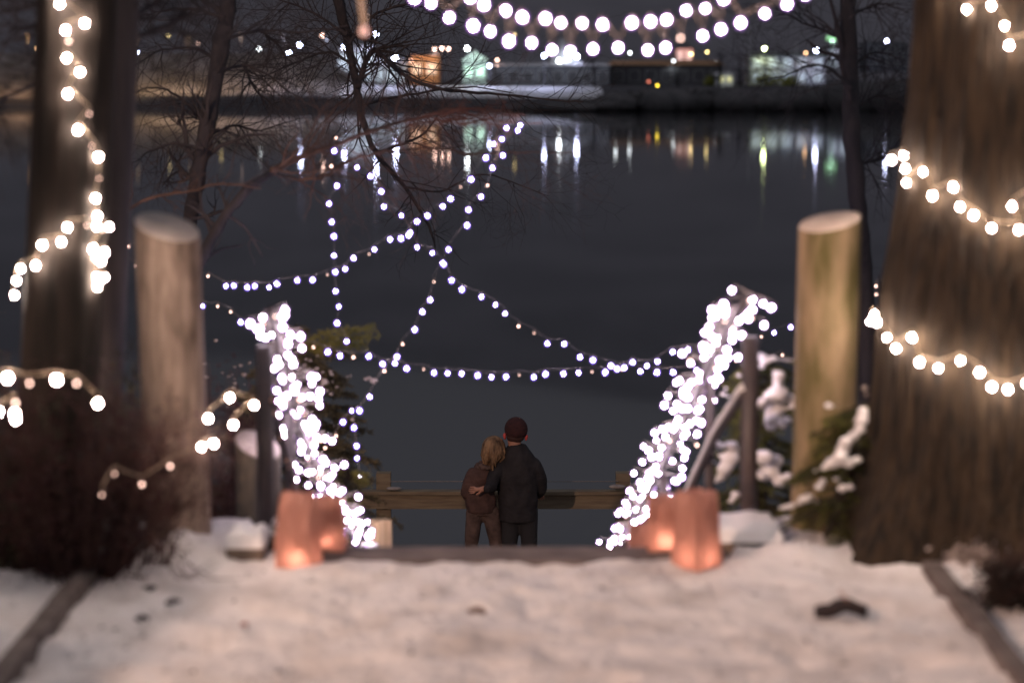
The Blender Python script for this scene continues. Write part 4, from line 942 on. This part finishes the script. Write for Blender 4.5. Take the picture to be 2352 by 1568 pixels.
# ------------------------------------------------------------------ dead leaves on the snow
def leaf(px, py, w_, h_, label, m_='leaf_dead', rz=0.0, stem=True, lift=0.01):
    g = gnd(px, py); g.z = ground_z(g.x, g.y) + lift
    e_ = empty('dead_leaf', g, label, 'leaf', 'dead leaves lying on the snow'); q = MB(); n = 9
    ax = []
    for j in range(5):
        v = j / 4 * 2 - 1
        for i in range(n):
            u = i / (n - 1) * 2 - 1; hw_ = (1 - u * u) ** 0.5 * (0.75 + 0.25 * math.sin(u * 9 + px)); 
            x = u * w_ / 2; y = v * hw_ * h_ / 2 + 0.01 * math.sin(u * 5); z = abs(v) * 0.3 * h_ + 0.12 * w_ * math.sin(u * 3 + 1) * 0.5 + 0.01
            ax.append(Vector((x * math.cos(rz) - y * math.sin(rz), x * math.sin(rz) + y * math.cos(rz), z)) + g)
    q.add(ax, [(j * n + i, j * n + i + 1, (j + 1) * n + i + 1, (j + 1) * n + i) for j in range(4) for i in range(n - 1)]); o = q.build('blade', M[m_], e_)
    sd = o.modifiers.new('s', 'SOLIDIFY'); sd.thickness = 0.012 if w_ > .1 else 0.004
    if stem:
        q = MB(); q.tube([g + Vector((w_ * .25, 0, .02)), g + Vector((w_ * .1, .02, .05)), g + Vector((0, .05, .075))], [0.004, 0.003, 0.002], 5); q.build('stem', M['twig_red'], e_)
leaf(1932, 1420, 0.155, 0.10, 'large curled blackened leaf with raised stem, on the snow at lower right', rz=0.08, lift=0.012)
leaf(327, 1440, 0.035, 0.035, 'small dark red leaf on the snow below the barberry', 'leaf_dead', 0.4, False)
leaf(398, 1385, 0.045, 0.03, 'small dark leaf beside the arching stems, left of the path', 'leaf_dead', 0.9, False)
leaf(560, 1440, 0.02, 0.02, 'tiny reddish leaf on the open snow below the left bag', 'leaf_red', 0.1, False)
leaf(345, 1362, 0.035, 0.03, 'small dark leaf at the foot of the barberry shrub', 'leaf_dead', 2.0, False)
leaf(1095, 1398, 0.05, 0.05, 'brown patch sunk in the snow dent at the middle of the path', 'twig', 0.2, False, 0.0)  # leaf-shaped brown patch laid in the dent

random.seed(63); q = MB()
for k in range(900):
    x = random.uniform(-2.0, 2.0); y = 5.6 + 3.0 * random.random() ** 0.8
    if random.random() > 0.25 + 0.5 * abs(x) / 2 + (0.3 if x < -.6 else 0): continue
    z = ground_z(x, y) + 0.004; a = random.uniform(0, PI); l_ = random.uniform(.004, .022) * (2.2 if random.random() < .08 else 1); u = Vector((math.cos(a), math.sin(a), random.uniform(-.1, .3))) * l_; v = Vector((-math.sin(a), math.cos(a), 0.3)) * random.uniform(.0015, .006)
    c_ = Vector((x, y, z)); q.add([c_ - u, c_ - v, c_ + u, c_ + v], [(0, 1, 2, 3)])
tag(q.build('litter', M['leaf_dead']), 'scattered dead needles, bark bits and leaf scraps on the snow', 'litter', kind='stuff')

# ------------------------------------------------------------------ the far shore
def far_z(x, y):
    s_ = y
    yw = 388 + 6 * noise.noise(Vector((x * 0.02, 3, 0)))
    t = (y - yw)
    if t < 0: return WATER_Z - 0.6 + t * 0.02
    left = 1 / (1 + math.exp((x + 31) / 2.0))
    z = WATER_Z - 0.5 + 1.7 * min(1, t / 4) + (1 - left) * 1.7 * max(0, min(1, (t - 5) / 11)) + 0.006 * t
    z += left * (0.6 * min(1, t / 5) + 6.9 * max(0, min(1, (t - 6) / 36)))
    if y > 520: z += 0.21 * (y - 520) * (0.85 + 0.3 * noise.noise(Vector((x * 0.01, y * 0.004, 0))))
    return z
fx = np.linspace(-330, 330, 200); fy = np.concatenate([np.linspace(376, 400, 26), np.linspace(402, 520, 40), np.linspace(530, 1300, 30)])
fv = [(float(x) * (y / 450 if y > 450 else 1), float(y), far_z(float(x), float(y))) for y in fy for x in fx]; nx = len(fx)
snowf = []; darkf = []; hillf = []; slopef = []
for j in range(len(fy) - 1):
    for i in range(nx - 1):
        x, y, z = fv[j * nx + i]; f_ = (j * nx + i, j * nx + i + 1, (j + 1) * nx + i + 1, (j + 1) * nx + i)
        if y > 519: hillf.append(f_)
        else:
            (darkf if (y < 393.5 or x > 14 or y > 425 and x > -31) else (slopef if x < -31 else snowf)).append(f_)
def sub(name, fl, m_):
    idx = sorted({i for f_ in fl for i in f_}); mp_ = {a: b for b, a in enumerate(idx)}; q = MB(); q.add([fv[i] for i in idx], [tuple(mp_[i] for i in f_) for f_ in fl]); tag(q.build(name, m_), kind='structure')
sub('far_bank', darkf, M['bank']); sub('snow_field', snowf, M['snow_clump']); sub('hillside', slopef, mat('patchy_hillside', (0.16, 0.14, 0.12), 1.0, (0.34, 0.31, 0.3), 0.25, (1, .3, 1), spec=0)); sub('hills', hillf, M['hill'])
# dark promontory on the right
random.seed(61)
q = MB()
prof = [(1230, 244, 6), (1300, 236, 10), (1380, 226, 14), (1450, 212, 18), (1520, 204, 20), (1600, 203, 20), (1670, 203, 20), (1730, 214, 16), (1790, 208, 18), (1840, 204, 20), (1900, 196, 22), (1960, 186, 24), (2030, 184, 26), (2100, 180, 28), (2180, 176, 30), (2300, 176, 30)]
hv = []
for (x, y, r_) in prof:
    Y = 352; p = at(x, y, Y); hh = p.z - WATER_Z
    for k in range(5):
        q.ball(Vector((p.x + random.uniform(-2.5, 2.5), Y + random.uniform(-4, 14), WATER_Z + hh * 0.35)), (random.uniform(3.0, 4.2), 4, hh * 0.62), 12, 8, jit=0.12)
    for k in range(420):
        a = random.uniform(0, 2 * PI); rr = random.random() ** 0.5; c_ = Vector((p.x + math.cos(a) * rr * 3.6, Y + math.sin(a) * 4, WATER_Z + hh * random.uniform(0.2, 1.04) * (1 - 0.15 * rr)))
        u = Vector((random.gauss(0, 1), random.gauss(0, 1), random.gauss(0, 1) + .5)).normalized() * random.uniform(.15, .45); v = u.orthogonal() * .4
        q.add([c_ - u, c_ + v, c_ + u, c_ - v], [(0, 1, 2, 3)])
tag(q.build('shore_thicket', M['thicket']), 'dark thicket covering the point on the far shore, right of centre', 'thicket', kind='stuff')

def far_light(px, py, Y, col, s, r=0.25, label='', power=0, pole=True, prad=0.3, group='lamps on the far shore', gz=None, aim=None, cone=150):
    p = at(px, py, Y)
    e_ = empty('street_lamp', (p.x, Y, p.z - 4), label, 'street lamp', group)
    q = MB(); zb = far_z(p.x, Y) if gz is None else gz
    if pole: q.tube([(p.x + .1, Y + .5, min(zb, p.z - 1)), (p.x + .1, Y + .5, p.z + 0.3), (p.x, Y + .1, p.z + .35)], [0.09, 0.06, 0.05], 5); q.build('pole', M['pole'], e_)
    q = MB(); q.ball(p, r, 10, 7); q.build('lamp_head', emat('lamp_glow', col, s), e_)
    if power: point('lamp_light', p + Vector((0, -0.8, -0.6)), power, col, prad, aim=aim or (0, 0.1, -1), cone=cone)
BL = (0.62, 0.66, 1.0); WH = (0.9, 0.96, 1.0); OR = (1.0, 0.55, 0.25); PK = (1.0, 0.62, 0.5); GR = (0.6, 1.0, 0.75); YG = (0.75, 1.0, 0.2); YE = (1.0, 0.75, 0.3)
FL = [(85, 112, 450, OR, 12, .16, 'small orange lamp on the far shore, left of the slender trunk', 260),
      (315, 123, 455, BL, 60, .26, 'blue-white lamp beside the second dark trunk, leftmost blue one', 60),
      (386, 82, 470, YE, 4, .2, 'faint yellow lamp high above the amber slope', 0),
      (366, 130, 462, PK, 9, .2, 'small pink lamp at the crest of the amber slope, by the leftmost blue lamp', 0),
      (390, 134, 462, YE, 8, .22, 'small yellow-green lamp at the crest of the amber slope', 0),
      (455, 100, 470, PK, 7, .2, 'small pink lamp above the amber slope, left of the thin tree', 0),
      (487, 133, 462, YG, 8, .2, 'small greenish lamp on the crest, left of the thin dark tree', 0),
      (505, 108, 462, YE, 4, .2, 'faint yellow lamp just left of the thin dark tree', 0),
      (595, 113, 462, WH, 16, .24, 'small white lamp right of the thin dark tree', 0),
      (663, 122, 455, BL, 110, .32, 'lower of the two paired bright blue lamps, above the slope', 160),
      (688, 103, 455, BL, 90, .32, 'upper of the two paired bright blue lamps, above the slope', 0),
      (740, 82, 460, PK, 16, .26, 'pink-white lamp high beside the pale blue house', 300),
      (790, 110, 448, BL, 90, .3, 'blue lamp before the pale blue house', 900),
      (862, 80, 448, BL, 80, .34, 'tallest blue lamp over the central bare tree', 700),
      (908, 135, 408, BL, 130, .32, 'brightest blue-white lamp, low beside the orange pavilion', 2600),
      (944, 140, 440, PK, 6, .2, 'small pink lamp left of the orange pavilion', 0),
      (998, 113, 448, PK, 20, .22, 'left of three pink lamps in a row above the orange pavilion', 300),
      (1015, 112, 448, PK, 22, .22, 'middle of three pink lamps in a row above the orange pavilion', 300),
      (1030, 113, 448, PK, 18, .22, 'right of three pink lamps in a row above the orange pavilion', 300),
      (1073, 112, 410, WH, 50, .28, 'white lamp at the peak of the green-lit gabled house', 2600),
      (1124, 152, 408, BL, 30, .24, 'small blue lamp at the left end of the long low hall', 2400),
      (1142, 138, 436, PK, 12, .2, 'small pink lamp above the left end of the long low hall', 150),
      (1250, 128, 408, BL, 60, .26, 'blue-white lamp left of the white tent', 2600),
      (1284, 140, 440, WH, 60, .28, 'white lamp at the front of the white tent', 500),
      (1325, 130, 440, BL, 110, .3, 'bright blue-white lamp right of the white tent', 900),
      (1182, 80, 480, YE, 5, .2, 'faint yellow lamp high under the overhead string', 0),
      (1447, 122, 450, WH, 12, .2, 'right of two small white lamps over the hall roof', 100),
      (1415, 119, 450, WH, 12, .2, 'left of two small white lamps over the hall roof', 100),
      (1547, 141, 440, WH, 12, .2, 'small white lamp at the right end of the hall', 100),
      (1510, 197, 350, (1.0, .7, .05), 7, .16, 'tiny amber beacon on the edge of the dark point', 0),
      (1490, 188, 360, (1.0, .25, .15), 2.5, .16, 'tiny red beacon on the edge of the dark point', 0),
      (1588, 125, 450, YE, 12, .2, 'small yellow lamp against the pink house', 100),
      (1624, 120, 450, YE, 10, .2, 'small yellow lamp between the pink house and the pale offices', 60),
      (1643, 141, 445, WH, 14, .2, 'small white lamp over the white kiosk', 100),
      (1756, 112, 445, (0.85, 1.0, 0.45), 60, .26, 'yellow-green lamp before the pale offices', 500),
      (1851, 122, 445, OR, 10, .2, 'small orange lamp at the right end of the pale offices', 50),
      (1875, 116, 442, BL, 90, .28, 'bright blue lamp between the pale offices and the lavender house', 700),
      (2037, 95, 445, BL, 60, .24, 'blue lamp farthest right, beside the cedar trunk', 200),
      (1912, 92, 446, GR, 30, .3, 'green-white lamp beneath the green sign', 400)]
for (x, y, Y, c_, s, r_, lab, pw) in FL: far_light(x, y, Y, c_, s, r_, lab, pw * 0.6)

for k, (px, pw, cc) in enumerate(((60, 420, OR), (310, 420, (1.0, .66, .36)), (430, 420, (1.0, .66, .38)), (550, 330, (1.0, .72, .58)), (650, 260, (.85, .78, .95)), (750, 260, (.7, .75, 1.0)))):
    far_light(px, 78 + 4 * (k % 3), 395, cc, 1.0, .1, 'added fill light on a tall pole over the slope, ' + ('left of the slender trunk', 'nearest the second dark trunk', 'halfway between the second dark trunk and the thin tree', 'just right of the thin tree', 'under the paired blue lamps', 'left of the pale blue house')[k], pw * 5.5, aim=(0, 1, -.75), cone=150)  # fill lights on made-up poles, added to brighten the slope

def house(x0, x1, ytop, ybot, Y, wall, roofm, label, lit=None, lits=0.6, nwin=(3, 1), gable=False, dep=10, roof_h=1.2, cat='building', lamp=None):
    a = at(x0, ytop, Y); b = at(x1, ybot, Y); W_ = b.x - a.x; zb = b.z - 0.5; zt = a.z; H = zt - zb
    e_ = empty('house', ((a.x + b.x) / 2, Y, zb), label, cat, 'buildings on the far shore')
    q = MB(); q.box(((a.x + b.x) / 2, Y + dep / 2, (zt + zb) / 2), (W_, dep, H)); q.build('wall', wall, e_, smooth=False)
    q = MB(); cx_ = (a.x + b.x) / 2; o = 0.4
    if gable: q.add([(a.x - o, Y - o, zt), (b.x + o, Y - o, zt), (cx_, Y - o, zt + roof_h), (a.x - o, Y + dep + o, zt), (b.x + o, Y + dep + o, zt), (cx_, Y + dep + o, zt + roof_h)], [(0, 1, 2), (5, 4, 3), (0, 2, 5, 3), (1, 4, 5, 2), (0, 3, 4, 1)])
    else: q.add([(a.x - o, Y - o, zt), (b.x + o, Y - o, zt), (b.x + o, Y + dep + o, zt), (a.x - o, Y + dep + o, zt), (a.x - o + 1, Y + dep / 2, zt + roof_h), (b.x + o - 1, Y + dep / 2, zt + roof_h)], [(0, 1, 5, 4), (1, 2, 5), (2, 3, 4, 5), (3, 0, 4), (0, 3, 2, 1)])
    q.build('roof', roofm, e_, smooth=False)
    cols, rows = nwin
    for i in range(cols):
        for j in range(rows):
            wx = a.x + W_ * (i + 0.5) / cols; wz = zb + 0.9 + (H - 0.9) * (j + 0.5) / rows; ww_ = min(2.2, W_ / cols * 0.6); wh = min(1.9, (H - .9) / rows * 0.62)
            q = MB(); q.box((wx, Y - 0.02, wz), (ww_ + .2, 0.06, wh + .2)); fr = q.build('window', M['pole_pale'], e_, smooth=False)
            q = MB(); q.box((wx, Y - 0.06, wz), (ww_, 0.04, wh)); pn = q.build('pane', lit if lit else M['roof_dark'], fr, smooth=False)
    if lamp:
        col, pw, k = lamp
        for i in range(k): point('facade_light', (a.x + W_ * (i + 0.5) / k, Y - 3.0, zb + 1.2 + H * 0.6), pw * 0.9, col, 0.3, aim=(0, 1, -.3), cone=140)
    return e_
SN = M['snow_clump']
E_cold = emat('cold_facade_glow', (0.7, 0.85, 1.0), 0.32); E_or = emat('orange_facade_glow', (1.0, 0.6, 0.36), 0.6); E_gr = emat('green_facade_glow', (0.65, 1.0, 0.8), 1.1); E_pk = emat('pink_facade_glow', (1.0, 0.6, 0.55), 0.35); E_ye = emat('yellow_facade_glow', (0.9, 0.8, 0.25), 0.5)  # glowing panes added to stand in for the lit facades
house(775, 860, 118, 205, 446, M['plaster'], SN, 'pale blue-lit house behind the crown of the central bare tree', E_cold, nwin=(3, 2), lamp=((.7, .82, 1), 420, 2))
house(862, 932, 150, 205, 444, M['plaster'], SN, 'low pale lit cabin left of the orange pavilion', E_cold, nwin=(3, 1), lamp=((.75, .88, 1), 260, 1))
house(940, 1008, 128, 195, 446, M['timber_wall'], M['roof_dark'], 'orange-lit timber pavilion by the water', E_or, nwin=(2, 1), lamp=((1, .62, .4), 420, 2))
house(1062, 1118, 140, 195, 444, M['plaster'], SN, 'narrow gabled house lit green-white', E_gr, nwin=(2, 1), gable=True, roof_h=2.0, lamp=((.65, 1, .85), 520, 1))
house(1128, 1400, 152, 206, 434, M['grey_wall'], SN, 'long low grey hall with snow on its roof', None, nwin=(8, 1), roof_h=0.5, lamp=((.8, .85, 1), 90, 4))
house(1402, 1660, 150, 204, 440, M['roof_dark'], M['timber_wall'], 'long dark hall with an orange-lit eave, right of the grey hall', None, nwin=(7, 1), roof_h=0.9)  # orange light of the eave is put into the roof colour
house(1552, 1592, 112, 150, 452, M['pink_lit_wall'], M['roof_dark'], 'small pink-lit house above the dark hall', E_pk, nwin=(2, 1), lamp=((1, .6, .55), 420, 1))
house(1648, 1684, 172, 198, 425, M['plaster'], SN, 'small white kiosk with a yellow side at the foot of the point', E_ye, nwin=(2, 1), roof_h=0.5, lamp=((.9, 1, .85), 150, 1))
house(1722, 1895, 128, 200, 446, M['plaster'], M['roof_dark'], 'pale blue-grey office block behind two white poles', E_cold, nwin=(5, 2), roof_h=0.6, lamp=((.6, .75, 1), 50, 3))
house(1903, 1952, 112, 150, 452, M['plaster'], M['roof_dark'], 'lavender-lit house under the green sign', E_cold, nwin=(2, 1), roof_h=0.4, lamp=((.7, .7, 1), 200, 1))
house(1990, 2085, 100, 160, 456, M['grey_wall'], M['roof_dark'], 'dim teal building beside the cedar trunk', None, nwin=(4, 2), roof_h=0.5)
# white tent
e_ = empty('tent', at(1295, 150, 447), 'white cone-topped tent glowing among the brightest lamps', 'tent')
p = at(1300, 152, 447); tp = at(1292, 90, 447)
q = MB(); n = 16; q.add([(p.x + math.cos(a) * 3.6, p.y + math.sin(a) * 3.6, p.z) for a in [2 * PI * i / n for i in range(n)]] + [(tp.x + math.cos(a) * .5, tp.y + math.sin(a) * .5, tp.z) for a in [2 * PI * i / n for i in range(n)]], [(i, (i + 1) % n, n + (i + 1) % n, n + i) for i in range(n)] + [tuple(n + i for i in range(n))]); q.build('canopy', M['plaster'], e_)
q = MB()
for i in range(8): a = 2 * PI * i / 8; q.tube([(p.x + math.cos(a) * 3.5, p.y + math.sin(a) * 3.5, far_z(p.x, p.y) - .2), (p.x + math.cos(a) * 3.5, p.y + math.sin(a) * 3.5, p.z)], 0.07, 5)
q.build('tent_frame', M['pole_pale'], e_)
point('tent_light', (p.x, p.y - 5, p.z + 1.5), 800, (.85, .95, 1), .4, aim=(0, 1, -.1), cone=110)
# green sign
g = at(1912, 88, 445); e_ = empty('sign', (g.x, 445, g.z - 3), 'small green glowing sign on a post above the lavender house', 'sign')
q = MB(); q.box(g, (2.2, .2, .9)); q.build('sign_panel', emat('green_sign', (0.35, 0.9, 0.35), 0.7), e_, smooth=False)
q = MB(); q.tube([(g.x, 445.2, -2), (g.x, 445.2, g.z)], .1, 6); q.build('pole', M['pole'], e_)
for px, lab in ((1722, 'left of the two pale flagpoles before the office block'), (1829, 'right of the two pale flagpoles before the office block')):
    a = at(px, 60 if px < 1800 else 98, 436); q = MB(); q.tube([(a.x, 436, -2.6), (a.x, 436, a.z)], 0.11, 6); tag(q.build('flagpole', M['pole_pale']), lab, 'pole', 'flagpoles on the far shore')
# lit bushes on the far shore
random.seed(71)
for (px, py, wpx, hpx, lab) in ((1760, 186, 40, 22, 'yellow-lit bush at the left foot of the office block'), (1812, 190, 26, 20, 'yellow-lit bush at the right foot of the office block'), (1632, 188, 14, 18, 'yellow bush left of the white kiosk')):
    c_ = at(px, py, 432); q = MB()
    for k in range(240):
        p0 = c_ + Vector((random.gauss(0, wpx / 12.8 / 2.4), random.gauss(0, .8), random.gauss(0, hpx / 12.8 / 2.6))); u = Vector((random.gauss(0, 1), random.gauss(0, 1), random.gauss(0, 1))).normalized() * .3; v = u.orthogonal() * .6
        q.add([p0 - u, p0 + v, p0 + u, p0 - v], [(0, 1, 2, 3)])
    tag(q.build('bush', mat('lit_bush', (0.3, 0.3, 0.06), 0.8)), lab, 'bush', 'lit bushes on the far shore')
# dark trees on the far shore (silhouettes between the lights)
random.seed(72)
for k, (px, h_) in enumerate(((1368, 95), (1650, 110), (1700, 100), (1985, 120), (1560, 88), (350, 110), (620, 90))):
    b = at(px, 228, 415); t_ = at(px + random.uniform(-8, 8), 228 - h_, 415)
    loc = ('behind the grey hall', 'left of the white kiosk', 'right of the white kiosk', 'left of the dim teal building', 'before the pink house', 'on the amber slope by the leftmost blue lamp', 'on the slope right of the thin tree')[k]
    e_ = empty('distant_tree', b, 'dark bare distant tree ' + loc, 'tree', 'dark trees on the far shore')
    q = MB(); q.tube([b, b.lerp(t_, .5), t_], [.3, .2, .05], 6); q.build('trunk', M['bark_black'], e_)
    q = MB()
    for s_ in range(24): a = b.lerp(t_, random.uniform(.3, .95)); twigs(q, a, Vector((random.uniform(-1, 1), 0, random.uniform(.1, 1))), random.uniform(1.2, 3), .06, 1, kids=(2, 4))
    q.build('crown', M['bark_black'], e_)
for o in bpy.data.objects:
    if '_w' in o: del o['_w']
